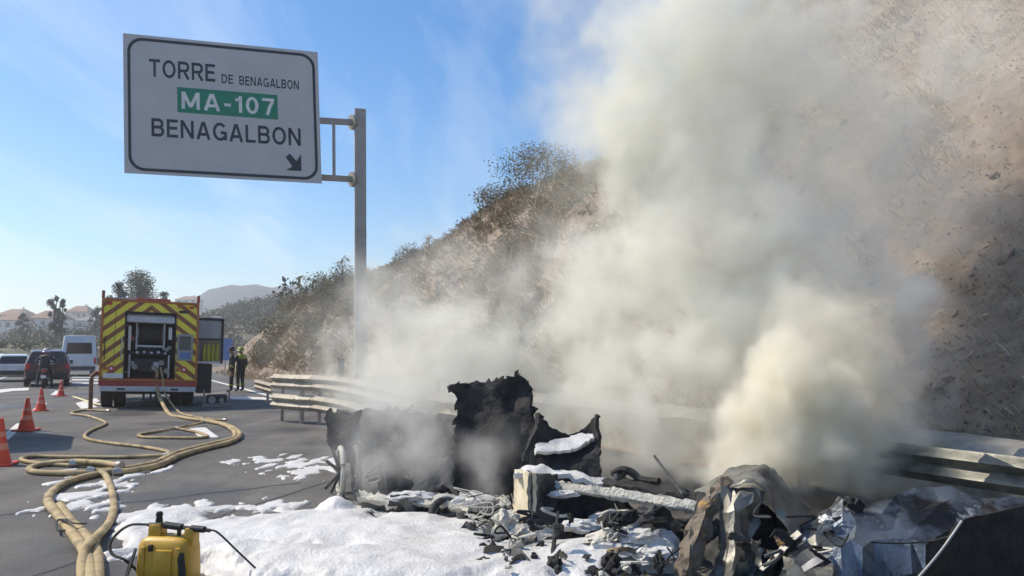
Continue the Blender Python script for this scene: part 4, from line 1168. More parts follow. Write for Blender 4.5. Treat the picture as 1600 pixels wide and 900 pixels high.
def figure(name_label, loc, rz, pose, cloth, head_cover, extras, legs='same'):
    """pose: joint positions for a 1.75 m body, facing +y"""
    o = thing('person', name_label, 'person', loc, rz)
    J = {'pelvis': ((0, 0, .93), .15), 'spine': ((0, .0, 1.12), (.17, .13)), 'chest': ((0, 0, 1.32), (.19, .14)), 'neck': ((0, .01, 1.48), .062), 'head': ((0, .03, 1.60), (.085, .10)), 'crown': ((0, .02, 1.70), .075), 'nose': ((0, .125, 1.60), .014)}
    for s_, q in ((-1, 'l'), (1, 'r')):
        J['sh' + q] = ((s_ * .19, 0, 1.40), .08); J['el' + q] = ((s_ * .27, -.03, 1.13), .058); J['wr' + q] = ((s_ * .26, .08, .90), .038); J['pa' + q] = ((s_ * .255, .11, .83), (.036, .022))
        for i, (dx, L) in enumerate(((-.026, .065), (-.009, .08), (.009, .075), (.026, .06))):
            J['f%d%s' % (i, q)] = ((s_ * .25, .13 + dx * .8, .83 - L * .7), .009); J['g%d%s' % (i, q)] = ((s_ * .235, .14 + dx, .83 - L * 1.15), .008)
        J['th' + q] = ((s_ * .225, .155, .83), .010); J['ti' + q] = ((s_ * .215, .175, .80), .009)
        J['hip' + q] = ((s_ * .10, 0, .88), .115); J['kn' + q] = ((s_ * .11, .02, .49), .075); J['an' + q] = ((s_ * .12, -.02, .09), .055); J['to' + q] = ((s_ * .13, .15, .045), (.045, .035))
    for k, v in pose.items(): J[k] = (v, J[k][1])
    E = [('pelvis', 'spine'), ('spine', 'chest'), ('chest', 'neck'), ('neck', 'head'), ('head', 'crown'), ('head', 'nose')]
    for q in 'lr':
        E += [('chest', 'sh' + q), ('sh' + q, 'el' + q), ('el' + q, 'wr' + q), ('wr' + q, 'pa' + q), ('pelvis', 'hip' + q), ('hip' + q, 'kn' + q), ('kn' + q, 'an' + q), ('an' + q, 'to' + q), ('pa' + q, 'th' + q), ('th' + q, 'ti' + q)]
        d = Vector(J['pa' + q][0]) - Vector((.255 * (-1 if q == 'l' else 1), .11, .83))
        for i in range(4):
            E += [('pa' + q, 'f%d%s' % (i, q)), ('f%d%s' % (i, q), 'g%d%s' % (i, q))]
        for k in ['f%d' % i for i in range(4)] + ['g%d' % i for i in range(4)] + ['th', 'ti']:
            J[k + q] = (tuple(Vector(J[k + q][0]) + d), J[k + q][1])
    lg = cloth if legs == 'same' else legs
    def zone(k):
        if k in ('head', 'crown', 'nose', 'neck'): return 1
        if k[:2] in ('pa', 'th', 'ti') or k[:1] in 'fg' and k[1:2].isdigit(): return 1
        if k[:2] in ('hi', 'kn', 'an', 'pe'): return 2
        if k[:2] == 'to': return 3
        return 0
    skin_body('body', J, E, o, [cloth, 'skin', lg if lg != cloth else 'gear_navy', 'rubber'], zone)
    hd = Vector(J['head'][0]); cr = Vector(J['crown'][0])
    ctr = hd + (cr - hd) * .55
    m = MB(); m.lathe([(.158, -.02), (.150, .0), (.128, .015), (.125, .06), (.10, .11), (.05, .14), (0, .147)] if head_cover != 'hair_dark' else [(.098, -.03), (.105, .02), (.09, .07), (.05, .10), (0, .108)], 16, 'Z', ctr + Vector((0, 0, -.01)))
    m.build('helmet' if head_cover != 'hair_dark' else 'hair', head_cover, o, smooth=40)
    for (a, b, r_, mt, nm) in extras:
        A, B = Vector(J[a][0]), Vector(J[b][0])
        c = A.lerp(B, .5); d = (B - A).normalized()
        m = MB(); m.cone(c - d * .03, c + d * .03, r_, n=14); m.build(nm, mt, o, smooth=40)
    return o
fp1, fp2 = G(361, 613), G(375, 612)
fex = [('knl', 'anl', .085, 'hi_vis', 'reflective_band'), ('knr', 'anr', .085, 'hi_vis', 'reflective_band'), ('ell', 'wrl', .066, 'hi_vis', 'reflective_band'), ('elr', 'wrr', .066, 'hi_vis', 'reflective_band')]
figure('firefighter in dark gear standing next to the open side rack', fp1, R(115), {'anl': (-.14, .02, .09), 'tol': (-.15, .19, .045), 'knr': (.13, -.02, .49)}, 'gear_navy', 'gear_navy', fex)
p2 = figure('firefighter in dark gear with yellow green collar, the one nearer the guardrail', fp2, R(60), {'ell': (-.3, .06, 1.15), 'wrl': (-.16, .24, 1.05), 'pal': (-.10, .28, 1.03)}, 'gear_navy', 'helmet_yellow', fex)
m = MB(); m.lathe([(.20, 1.30), (.215, 1.38), (.17, 1.46), (.09, 1.50)], 16); m.build('collar', 'hi_vis', p2, smooth=40)

# motorcycle and rider
mp_ = G(67, 607.5); mr = R(28)
mo = thing('motorcycle', 'dark motorcycle standing behind the maroon car', 'motorcycle', mp_, mr)
for y, nm in ((0.33, 'wheel'), (1.75, 'wheel')):
    m = MB(); m.lathe([(.2, -.075), (.30, -.07), (.335, -.03), (.335, .03), (.30, .07), (.2, .075)], 24, 'X', (0, y, .335)); w_ = m.build('wheel', 'rubber', mo, smooth=35)
    m = MB(); m.lathe([(.2, -.05), (.06, -.07), (.06, .07), (.2, .05)], 16, 'X', (0, y, .335)); m.build('rim', 'hub_steel', w_, smooth=35)
m = MB(); m.box(-.14, .14, .55, 1.3, .30, .70, .06); m.build('engine', 'black_trim', mo, smooth=40)
m = MB(); m.box(-.15, .15, 1.0, 1.55, .72, 1.0, .10); m.build('tank', 'black_trim', mo, smooth=40)
m = MB(); m.box(-.16, .16, .15, 1.05, .74, .86, .05); m.build('seat', 'rubber', mo, smooth=40)
m = MB(); m.box(-.13, .13, -.02, .25, .70, .84, .04); tl = m.build('tail', 'black_trim', mo, smooth=40)
m = MB(); m.box(-.09, .09, -.035, -.015, .73, .80); m.build('tail_light', 'tail_red', tl)
m = MB(); m.box(-.1, .1, -.10, -.085, .45, .58); m.build('number_plate', 'plate_white', mo)
m = MB(); m.tube([(-.42, 1.25, 1.12), (-.2, 1.38, 1.1), (.2, 1.38, 1.1), (.42, 1.25, 1.12)], .02, 8); m.build('handlebar', 'black_trim', mo, smooth=40)
for sg in (-1, 1):
    m = MB(); m.tube([(sg * .3, 1.32, 1.12), (sg * .40, 1.36, 1.30)], .01, 5); m.obox((sg * .42, 1.36, 1.33), (.07, 0, 0), (0, .015, 0), (0, 0, .04)); m.build('mirror', 'black_trim', mo)
    m = MB(); m.tube([(sg * .09, 1.75, .335), (sg * .09, 1.45, 1.05)], .025, 8); m.build('fork', 'hub_steel', mo, smooth=40)
m = MB(); m.tube([(.17, .1, .45), (.17, .6, .32), (.13, .9, .35)], .05, 10); m.build('exhaust', 'hub_steel', mo, smooth=40)
m = MB(); m.box(-.30, .30, 1.45, 1.50, 1.0, 1.35, .02); m.build('windscreen', 'helmet_pale', mo, smooth=40)
figure('rider in black jacket and helmet astride the motorcycle', Matrix.Translation(mp_) @ Matrix.Rotation(mr, 4, 'Z') @ Vector((0, .62, -.02)), mr,
       {'pelvis': (0, 0, .98), 'spine': (0, .04, 1.14), 'chest': (0, .12, 1.32), 'neck': (0, .17, 1.45), 'head': (0, .20, 1.56), 'crown': (0, .19, 1.66), 'nose': (0, .295, 1.56),
        'shl': (-.19, .13, 1.38), 'shr': (.19, .13, 1.38), 'ell': (-.34, .32, 1.2), 'elr': (.34, .32, 1.2), 'wrl': (-.40, .58, 1.17), 'wrr': (.40, .58, 1.17), 'pal': (-.40, .64, 1.17), 'par': (.40, .64, 1.17),
        'hipl': (-.12, .03, .94), 'hipr': (.12, .03, .94), 'knl': (-.26, .34, .62), 'knr': (.26, .34, .62), 'anl': (-.27, .12, .14), 'anr': (.27, .12, .14), 'tol': (-.28, .28, .06), 'tor': (.28, .28, .06)}, 'jacket_black', 'helmet_pale', [])

# ------------------------------------------------------------------ traffic cones
mat('cone_orange', (0.80, 0.085, 0.035), 0.5, col2=(0.70, 0.065, 0.028), scale=5)
mat('cone_band', (0.85, 0.30, 0.20), 0.4, scale=5)
def cone_(label, u, v, h=0.66):
    o = thing('traffic_cone', label, 'traffic cone', G(u, v), random.uniform(0, 1), 'traffic cones along the lane line')
    k = h / .66
    m = MB(); m.lathe([(.155 * k, .03 * k), (.15 * k, .05 * k), (.088 * k, .30 * k), (.03 * k, .655 * k), (.02 * k, .66 * k)], 20); m.build('cone_body', 'cone_orange', o, smooth=40)
    for z0, z1 in ((.22, .31), (.40, .47)):
        r0, r1 = (.15 - (z0 - .05) * .248) * k, (.15 - (z1 - .05) * .248) * k
        if z0 > .3: r0, r1 = (.088 - (z0 - .3) * .163) * k, (.088 - (z1 - .3) * .163) * k
        m = MB(); m.lathe([(r0 + .004, z0 * k), (r1 + .004, z1 * k)], 20); m.build('reflective_band', 'cone_band', o, smooth=40)
    m = MB(); m.box(-.2 * k, .2 * k, -.2 * k, .2 * k, 0.002, .035 * k, .012); m.build('base', 'cone_orange', o, smooth=40)
cone_('orange traffic cone cut off by the left edge, nearest to the hoses', -2, 727, .66)
cone_('largest whole orange traffic cone, in the shadow patch by the lane line', 41, 673, .66)
cone_('middle orange traffic cone below the motorcycle', 63.5, 642, .60)
cone_('smallest and farthest orange traffic cone, right of the motorcycle', 95, 619, .55)
# small blue road sign far down the road
o = thing('far_road_sign', 'small pale blue road sign beyond the firefighters', 'road sign', (P(352, 560, 60).x, 60, 0))
MB().box(-.04, .04, 0, .06, 0, 2.6).build('post', 'galvanised', o); MB().box(-.55, .55, -.03, 0, .9, 2.6).build('board', 'blue_label', o)

# ------------------------------------------------------------------ fire hoses
mat('hose_tan', (0.52, 0.40, 0.21), 0.75, col2=(0.38, 0.28, 0.14), scale=5, detail=7, bump=0.5, bscale=90, dirt=((0.16, 0.115, 0.07), 4, 0.48, 0.68))
mat('hose_brown', (0.20, 0.10, 0.05), 0.7, scale=5)
mat('hose_yellow', (0.66, 0.58, 0.34), 0.7, scale=5)
mat('coupling', (0.45, 0.44, 0.42), 0.45, 0.7, scale=8)
def hose(label, px, r_=0.038, material='hose_tan', z=None, start=None, flat=0.8, cat='fire hose', ends=True, group=None, name='fire_hose', seed=0):
    pts = [] if start is None else [Vector(p) for p in start]
    n0 = len(pts)
    for i, q in enumerate(px):
        zz = r_ * flat + 0.002 + (q[2] if len(q) > 2 else 0.0)
        pts.append(G(q[0], q[1], zz))
    path = spline(pts, 9)
    o = thing(name, label, cat, (path[-1].x, path[-1].y, 0), 0, group)
    b = Vector((path[-1].x, path[-1].y, 0)); wl_ = lambda v: v - b
    m = MB(wl_); m.tube(path, r_, 10, flat, radii=[r_ * (1 + .10 * mnoise.noise(p * 3.1) + .05 * mnoise.noise(p * 11)) for p in path]); m.build('jacket', material, o, smooth=60)
    if ends:
        for p, q in ((path[0], path[1]), (path[-1], path[-2])):
            d = (q - p).normalized()
            m = MB(wl_); m.cone(p - d * .03, p + d * .06, r_ * 1.08, n=12); m.cone(p - d * .01, p + d * .02, r_ * 1.2, n=12); m.build('coupling', 'coupling', o, smooth=40)
    return o
HB = Mt @ lean(Vector((.14, .30, 1.16)))
HB2 = Mt @ lean(Vector((.20, .02, 1.02)))
HB3 = Mt @ lean(Vector((.22, -.16, .55)))
hose('long tan hose leading from the pump bay round the wide right bend', [(262, 644), (285, 652), (318, 657), (350, 663), (370, 672), (374, 682), (355, 692), (318, 701), (280, 712), (250, 726), (215, 734), (180, 738)], .05, start=[HB, HB2, HB3])
hose('second tan hose hugging the inside of the right bend', [(318, 656), (345, 662), (363, 671), (367, 682), (350, 689), (312, 698), (275, 708), (245, 722), (205, 731), (150, 741), (108, 752), (82, 768), (76, 784), (92, 806), (117, 838), (136, 868), (144, 905), (148, 960)], .048, z=0)
hose('thin pump hose dropping from the bay towards the coupling at right', [(278, 642), (300, 650), (330, 655), (352, 656)], .028, start=[Mt @ lean(Vector((.28, .3, 1.2))), Mt @ lean(Vector((.34, -.05, .9))), Mt @ lean(Vector((.42, -.2, .45)))])
hose('tan hose winding in an S from the engine left wheel to the bend', [(130, 641, 0), (112, 646), (138, 650), (163, 659), (162, 664), (145, 671), (133, 679), (138, 686), (170, 692), (215, 697), (252, 703), (264, 708), (250, 718), (228, 728)], .034, start=[G(170, 642, .03)])
hose('tan hose in a narrow loop on the road behind the engine', [(318, 660, .05), (285, 667, .02), (245, 674), (218, 679), (226, 683), (270, 684), (310, 684), (324, 681), (308, 675), (276, 669, .01)], .032)
hose('dark hose reaching far left then back along the coil', [(262, 711, .02), (200, 714), (120, 714), (60, 713), (34, 716), (42, 721), (75, 725), (118, 727)], .034)
hose('flat oval coil of tan hose at the far left', [(112, 724, .02), (150, 725), (184, 728), (178, 733), (140, 738), (90, 739), (55, 737), (46, 732), (62, 726), (105, 721, .03), (150, 722, .06), (188, 727, .07)], .045)
hose('tan hose loop crossing the foam patch to the bundle in front', [(140, 734, .06), (160, 738, .03), (170, 752), (177, 776), (178, 795), (170, 817), (152, 837, .04), (136, 852, .07), (129, 872, .03), (128, 905), (128, 960)], .038)
hose('thick tan hose in the middle of the foreground bundle', [(93, 790, .0), (112, 815), (135, 838), (150, 862), (153, 905), (152, 960)], .046, ends=False)
hose('pale yellow flat hose end on the road left of the engine', [(115, 620), (128, 624), (142, 629), (166, 634)], .05, 'hose_yellow', flat=.5)
# suction hose hooked on the left of the engine
o = thing('suction_hose', 'stiff brown suction hose hooked on the left flank of the engine', 'suction hose', tp, R(25.5))
m = MB(); m.tube(spline([(-1.27, .2, .98), (-1.34, .1, 1.0), (-1.42, -.02, .9), (-1.43, -.05, .6), (-1.42, -.05, .02)], 6), .055, 10); m.build('tube', 'hose_brown', o, smooth=50)
m = MB(); m.cone((-1.29, .17, .99), (-1.22, .24, .97), .07); m.build('coupling', 'coupling', o, smooth=40)
# hose strap on the foreground bundle
sp_ = G(108, 822, .03); o = thing('hose_strap', 'black strap with buckle round the foreground hoses', 'strap', (sp_.x, sp_.y, 0))
a_ = lambda u, v, z: G(u, v, z) - Vector((sp_.x, sp_.y, 0))
m = MB(); m.tube(spline([a_(92, 818, .02), a_(104, 814, .10), a_(118, 818, .11), a_(134, 818, .09)], 5), .013, 8, .5); m.build('band', 'rubber', o, smooth=40)
m = MB(); m.tube(spline([a_(105, 813, .08), a_(92, 812, .08), a_(88, 818, .06), a_(90, 828, .05), a_(102, 829, .05)], 5), .010, 6); m.build('buckle', 'black_trim', o, smooth=40)

# ------------------------------------------------------------------ yellow backpack extinguisher
mat('tank_yellow', (0.62, 0.36, 0.035), 0.45, col2=(0.52, 0.30, 0.03), scale=4, dirt=((0.30, 0.17, 0.03), 6, 0.55, 0.75))
mat('hose_black', (0.055, 0.048, 0.038), 0.55, scale=8)
bp_ = G(263, 908); YB = bp_.y
bk = thing('backpack_extinguisher', 'yellow plastic backpack water extinguisher with lance standing on the road', 'extinguisher', bp_, R(-8))
bk.scale = (1, 1, .83)
m = MB()                                                     # rounded tank lofted from base to shoulder
secs = [(0, .195, .10), (.02, .205, .11), (.10, .205, .115), (.20, .20, .115), (.30, .195, .11), (.345, .185, .10), (.375, .15, .075), (.385, .10, .05)]
n = 28
for z, a, b in secs:
    for i in range(n):
        an = 2 * math.pi * i / n; c, s_ = math.cos(an), math.sin(an)
        m.v.append(Vector((a * math.copysign(abs(c) ** .45, c), b * math.copysign(abs(s_) ** .5, s_), z)))
for k in range(len(secs) - 1):
    for i in range(n): m.f.append((k * n + i, k * n + (i + 1) % n, (k + 1) * n + (i + 1) % n, (k + 1) * n + i))
m.f += [tuple(range(n - 1, -1, -1)), tuple(range((len(secs) - 1) * n, len(secs) * n))]
tk = m.build('tank', 'tank_yellow', bk, smooth=45)
MB().box(-.045, .09, -.128, -.10, .09, .29, .012).build('recess_panel', 'tank_yellow', tk, smooth=40)
for x in (-.13, .13): MB().box(x - .018, x + .018, -.124, -.09, .04, .31, .012).build('rib', 'tank_yellow', tk, smooth=40)
MB().box(-.085, -.055, -.128, -.10, .275, .33, .008).build('latch', 'black_trim', tk)
m = MB(); m.box(-.14, -.045, -.05, .05, .36, .475, .02); m.build('filler_neck', 'tank_yellow', bk, smooth=40)
m = MB(); m.box(.13, .20, -.05, .05, .30, .455, .02); m.build('handle_upright', 'tank_yellow', bk, smooth=40)
m = MB(); m.lathe([(.022, .47), (.026, .49), (.020, .53), (.026, .55), (.018, .57), (0, .575)], 14, 'Z', (-.085, 0, 0)); m.build('valve_cap', 'black_trim', bk, smooth=40)
m = MB(); m.cone((-.15, -.02, .465), (-.05, -.02, .47), .018); m.cone((-.03, -.02, .468), (.10, -.02, .452), .029); m.cone((.10, -.02, .452), (.19, -.02, .445), .017); m.cone((.17, -.02, .447), (.27, -.02, .44), .027); m.cone((.27, -.02, .44), (.31, -.02, .432), .016)
m.build('pump_grip', 'black_trim', bk, smooth=40)
m = MB(); m.cone((.08, -.02, .44), (.08, -.02, .38), .014); m.build('trigger', 'black_trim', bk, smooth=40)
Mb = (Matrix.Translation(bp_) @ Matrix.Rotation(R(-8), 4, 'Z') @ Matrix.Diagonal((1, 1, .83, 1))).inverted()
L_ = lambda u, v, Y: Mb @ P(u, v, Y)
m = MB(); m.tube(spline([(-.15, -.02, .465), L_(205, 820, YB), L_(185, 832, YB - .02), L_(172, 850, YB - .05), L_(176, 866, YB - .08), L_(195, 875, YB - .09), (-.20, -.06, .10)], 8), .011, 8); m.build('supply_hose', 'hose_black', bk, smooth=50)
m = MB(); m.tube(spline([(.30, -.02, .433), L_(340, 832, YB + .02), L_(372, 862, YB + .03), L_(408, 897, YB + .03), L_(440, 935, YB + .03)], 8), .008, 8); m.build('lance', 'hose_black', bk, smooth=50)
m = MB(); m.add([(-.20, -.10, .29), (-.17, -.125, .29), (-.20, -.20, .02), (-.24, -.17, .02), (-.20, -.09, .29), (-.17, -.11, .29), (-.20, -.185, .02), (-.24, -.155, .02)], [(0, 1, 2, 3), (7, 6, 5, 4), (0, 4, 5, 1), (1, 5, 6, 2), (2, 6, 7, 3), (3, 7, 4, 0)]); m.build('strap', 'rubber', bk)
m = MB(); m.add([(.13, -.12, .27), (.17, -.12, .27), (.215, -.14, .01), (.175, -.15, .01), (.13, -.105, .27), (.17, -.10, .27), (.215, -.125, .01), (.175, -.135, .01)], [(0, 1, 2, 3), (7, 6, 5, 4), (0, 4, 5, 1), (1, 5, 6, 2), (2, 6, 7, 3), (3, 7, 4, 0)]); m.build('strap', 'rubber', bk)

# ------------------------------------------------------------------ foam on the road
fm = mat('foam', (0.70, 0.69, 0.67), 0.5, col2=(0.56, 0.545, 0.52), scale=2.2, detail=9, bump=0.6, bscale=34, dirt=((0.36, 0.34, 0.31), 4, .57, .8))
b_ = fm.node_tree.nodes['Principled BSDF']
b_.inputs['Subsurface Weight'].default_value = 0.25
b_.inputs['Subsurface Radius'].default_value = (0.03, 0.03, 0.035)
b_.inputs['Subsurface Scale'].default_value = 0.5
BL_ = [(350, 840, .70, .75, .04), (430, 840, .8, .8, .07), (500, 838, .9, .9, .09), (520, 812, .24, .27, .17), (585, 855, .9, .75, .10), (640, 830, .5, .5, .07), (690, 872, .8, .6, .10), (790, 890, .6, .5, .07), (900, 885, .6, .6, .08), (970, 850, .55, .6, .22), (1030, 880, .3, .35, .18), (920, 885, .45, .35, .12),
       (560, 885, 1.2, .40, .10), (640, 905, 1.3, .4, .09), (255, 820, .35, .5, .05), (232, 845, .22, .3, .04), (400, 878, .5, .25, .10), (700, 835, .5, .5, .05), (860, 830, .6, .6, .08)]
FL_ = [(250, 800, .4, .3, .02), (300, 792, .4, .35, .02), (235, 860, .3, .3, .02), (330, 882, .35, .2, .02), (560, 795, .5, .5, .02), (420, 790, .6, .35, .02), (360, 896, .5, .2, .018), (640, 800, .5, .4, .02), (135, 775, .42, .85, .018), (125, 795, .40, .40, .02), (160, 760, .25, .6, .016), (222, 738, .26, .5, .016), (100, 752, .22, .35, .012), (215, 803, .35, .20, .018), (180, 795, .3, .25, .015), (455, 727, .55, .75, .012), (490, 735, .5, .8, .013), (430, 718, .55, .5, .01), (372, 722, .3, .3, .01), (510, 722, .3, .7, .01), (235, 808, .5, .25, .02), (80, 738, .3, .3, .01)]
gx = np.arange(-6.8, 2.9, 0.03); gy = np.arange(4.7, 12.8, 0.03)
X_, Y_ = np.meshgrid(gx, gy, indexing='ij')
Fm = np.full(X_.shape, -9.0); Hm = np.zeros(X_.shape); Ff = np.full(X_.shape, -9.0); Hf = np.zeros(X_.shape)
for u, v, a, b, h in BL_:
    c = G(u, v); d = 1 - np.hypot((X_ - c.x) / a, (Y_ - c.y) / b)
    Fm = np.maximum(Fm, d) + np.log1p(np.exp(-np.abs(Fm - d) * 9)) / 9 * (np.minimum(Fm, d) > -1)
    Hm = np.maximum(Hm, np.clip(d * 1.6, 0, 1) ** .7 * h)
for u, v, a, b, h in FL_:
    c = G(u, v); d = 1 - np.hypot((X_ - c.x) / a, (Y_ - c.y) / b)
    better = d > Ff
    Ff = np.where(better, d, Ff); Hf = np.where(better, h, Hf)
Z_ = np.full(X_.shape, -0.08)
act = (Fm > -.5) | (Ff > -.3)
for i, j in zip(*np.nonzero(act)):
    x, y = X_[i, j], Y_[i, j]
    z = -0.08
    if Fm[i, j] > -.5:
        n1 = mnoise.fractal(Vector((x * 2.2, y * 2.2, 0)), 1, 2.1, 4); n2 = 1 - abs(mnoise.noise(Vector((x * 2.6, y * 2.6, 4)))) * 2; n3 = mnoise.noise(Vector((x * 14, y * 14, 1)))
        f = Fm[i, j] + .36 * n1 + .45 * mnoise.fractal(Vector((x * 5, y * 4, 3)), 1, 2.1, 3) * max(0, 1 - Fm[i, j] * 1.5) - .05
        z = max(z, min(f * .35, Hm[i, j] * (1 + .35 * n1) + .022 * n2 * min(1, max(0, f * 3)) + .004 * n3 + .035 * min(1, max(-1, f * 4))))
    if Ff[i, j] > -.3:
        n1 = mnoise.fractal(Vector((x * 5.0, y * 2.6, 7)), 1, 2.1, 4)
        f = Ff[i, j] - .40 + 1.25 * n1
        z = max(z, min(f * .25, Hf[i, j]))
    Z_[i, j] = z
idx = -np.ones(X_.shape, dtype=int)
keepv = np.zeros(X_.shape, bool)
q = (Z_[:-1, :-1] > -.02) | (Z_[1:, :-1] > -.02) | (Z_[1:, 1:] > -.02) | (Z_[:-1, 1:] > -.02)
ii, jj = np.nonzero(q)
fa = np.stack([ii * len(gy) + jj, (ii + 1) * len(gy) + jj, (ii + 1) * len(gy) + jj + 1, ii * len(gy) + jj + 1], 1)
u_, inv = np.unique(fa.ravel(), return_inverse=True)
VV = np.stack([X_.ravel(), Y_.ravel(), Z_.ravel()], 1)[u_]
tag(np_mesh('foam', VV, inv.reshape(-1, 4), 'foam', smooth=True), 'white extinguishing foam lying in heaps and patches on the asphalt', 'foam', kind='stuff')

# ------------------------------------------------------------------ the burnt-out vehicle
mat('char_black', (0.010, 0.010, 0.011), 0.85, col2=(0.03, 0.029, 0.028), scale=7, detail=8, bump=1.0, bscale=25)
mat('char_grey', (0.05, 0.052, 0.055), 0.85, col2=(0.13, 0.13, 0.125), scale=5, detail=8, bump=0.8, bscale=22, dirt=((0.012, 0.012, 0.012), 3, .5, .65))
mat('scorched_cream', (0.68, 0.60, 0.44), 0.8, col2=(0.52, 0.44, 0.30), scale=5, detail=8, dirt=((0.06, 0.05, 0.04), 6, .6, .72), bump=.3)
mat('ash_crust', (0.66, 0.63, 0.55), 0.95, col2=(0.48, 0.45, 0.38), scale=9, detail=9, bump=1.0, bscale=45, dirt=((0.05, 0.045, 0.04), 11, .6, .7))
mat('bare_blue', (0.17, 0.20, 0.235), 0.42, 0.75, col2=(0.022, 0.024, 0.028), scale=2.0, detail=9, lo=.44, hi=.56, bump=.35, bscale=30, dirt=((0.50, 0.50, 0.48), 4, .60, .66))
mat('bare_grey', (0.30, 0.29, 0.245), 0.45, 0.5, col2=(0.10, 0.10, 0.095), scale=2.6, detail=9, bump=.3, bscale=18, dirt=((0.03, 0.028, 0.028), 3.2, .52, .68))
mat('rust_brown', (0.26, 0.215, 0.16), 0.75, 0.2, col2=(0.09, 0.07, 0.05), scale=5, detail=10, bump=.6, bscale=25, dirt=((0.44, 0.26, 0.08), 4, .54, .62))
WB = Vector((0.6, 6.6, 0))
wk = thing('burnt_vehicle', 'burnt-out vehicle wreck of black and bare metal collapsed in foam', 'vehicle wreck', WB)
PW = lambda u, v, Y: P(u, v, Y) - WB
rows = lambda *rr_: [[PW(*p) for p in r] for r in rr_]
ww = lambda v: v
# standing black panel, torn along the top
sheet('standing_panel', rows([(700, 603, 8.0), (735, 598, 8.0), (775, 592, 7.95), (806, 588, 7.9), (827, 601, 7.85)], [(712, 622, 8.0), (745, 625, 7.95), (778, 622, 7.9), (806, 620, 7.9), (830, 628, 7.8)],
                             [(711, 668, 7.9), (745, 668, 7.9), (778, 668, 7.8), (806, 668, 7.8), (829, 672, 7.7)], [(708, 725, 7.8), (740, 738, 7.8), (775, 742, 7.7), (800, 745, 7.7), (818, 740, 7.6)], [(715, 790, 7.75), (745, 790, 7.7), (775, 800, 7.6), (800, 800, 7.6), (815, 800, 7.6)]), 'char_black', wk, n=9, thick=.05, crumple=.06, cs=5, jag=.07, seed=1)
m = MB(); m.obox(PW(806, 588, 7.9), (.02, 0, .01), (0, .03, 0), (0.01, 0, .06)); m.build('torn_tip', 'char_black', wk)
sheet('panel_flap', rows([(697, 602, 8.05), (712, 600, 8.0), (730, 598, 8.0)], [(700, 609, 8.0), (714, 612, 8.0), (728, 616, 8.0)]), 'char_black', wk, n=5, thick=.03, jag=.02, seed=14)
# saddle-shaped dark piece with two horns
sheet('seat_shell', rows([(845, 644, 7.3), (861, 666, 7.35), (893, 678, 7.4), (918, 664, 7.4), (931, 643, 7.4)], [(838, 672, 7.2), (862, 690, 7.3), (893, 696, 7.35), (918, 690, 7.35), (934, 676, 7.3)],
                         [(822, 705, 7.05), (858, 716, 7.1), (893, 716, 7.1), (918, 712, 7.1), (937, 706, 7.1)], [(815, 732, 6.95), (855, 742, 6.95), (893, 745, 6.95), (918, 745, 7.0), (939, 742, 7.0)]), 'char_black', wk, n=7, thick=.05, crumple=.03, jag=.03, seed=2)
sheet('seat_back', rows([(842, 650, 7.6), (880, 690, 7.75), (933, 650, 7.7)], [(842, 700, 7.5), (885, 700, 7.6), (935, 700, 7.6)], [(838, 745, 7.4), (885, 745, 7.5), (935, 745, 7.5)]), 'char_grey', wk, n=6, thick=.04, jag=.02, seed=3)
sheet('foam_strip', rows([(836, 694, 7.12), (868, 687, 7.2), (898, 677, 7.28), (926, 676, 7.3)], [(836, 707, 7.0), (868, 704, 7.06), (898, 698, 7.1), (926, 686, 7.2)]), 'foam', wk, n=6, thick=.03, crumple=.03, jag=.03, seed=4)
sheet('foam_cap', rows([(806, 733, 6.9), (840, 724, 6.95), (880, 730, 7.0), (945, 748, 7.0)], [(803, 738, 6.6), (835, 735, 6.6), (880, 741, 6.7), (950, 756, 6.7)]), 'foam', wk, n=7, thick=.04, crumple=.05, cs=7, jag=.02, seed=5)
# cream box
def hexa(name, mtl, q, parent=wk):
    m = MB(); m.add([PW(*p) for p in q], [(0, 1, 2, 3), (7, 6, 5, 4), (0, 4, 5, 1), (1, 5, 6, 2), (2, 6, 7, 3), (3, 7, 4, 0)])
    return m.build(name, mtl, parent)
sheet('box_side', rows([(803, 735, 6.85), (817, 736, 6.6), (832, 739, 6.35)], [(802, 770, 6.85), (817, 773, 6.6), (832, 775, 6.35)], [(800, 803, 6.8), (816, 808, 6.55), (830, 806, 6.32)]), 'scorched_cream', wk, n=6, thick=.03, crumple=.012, jag=.015, seed=6)
sheet('box_front', rows([(832, 739, 6.36), (860, 741, 6.6), (892, 745, 6.85)], [(832, 785, 6.33), (862, 785, 6.6), (905, 795, 6.85)], [(830, 832, 6.25), (870, 836, 6.5), (945, 836, 6.8)]), 'char_grey', wk, n=6, thick=.03, crumple=.03, jag=.02, seed=7)  # charred colour also holds the shade of the face turned from the sun
sheet('inner_cavity', rows([(868, 765, 6.72), (920, 775, 6.72), (960, 780, 6.7)], [(855, 800, 6.60), (920, 805, 6.65), (965, 815, 6.65)], [(840, 835, 6.4), (905, 842, 6.5), (950, 838, 6.5)]), 'char_black', wk, n=6, thick=.04, crumple=.06, jag=.04, seed=8)
sheet('crusted_beam', rows([(868, 751, 6.62), (920, 757, 6.5), (980, 765, 6.36), (1040, 774, 6.2), (1088, 782, 6.1)], [(868, 764, 6.58), (920, 771, 6.46), (980, 779, 6.32), (1040, 789, 6.16), (1086, 796, 6.06)], [(872, 766, 6.62), (920, 776, 6.5), (980, 786, 6.36), (1040, 797, 6.2), (1082, 802, 6.1)]), 'ash_crust', wk, n=8, thick=.07, crumple=.02, cs=12, jag=.035, seed=9)
sheet('beam_top', rows([(940, 742, 6.9), (985, 748, 6.8), (1035, 757, 6.6), (1085, 768, 6.4)], [(945, 757, 6.55), (985, 762, 6.45), (1035, 770, 6.3), (1088, 779, 6.15)]), 'char_black', wk, n=6, thick=.03, crumple=.05, jag=.03, seed=10)
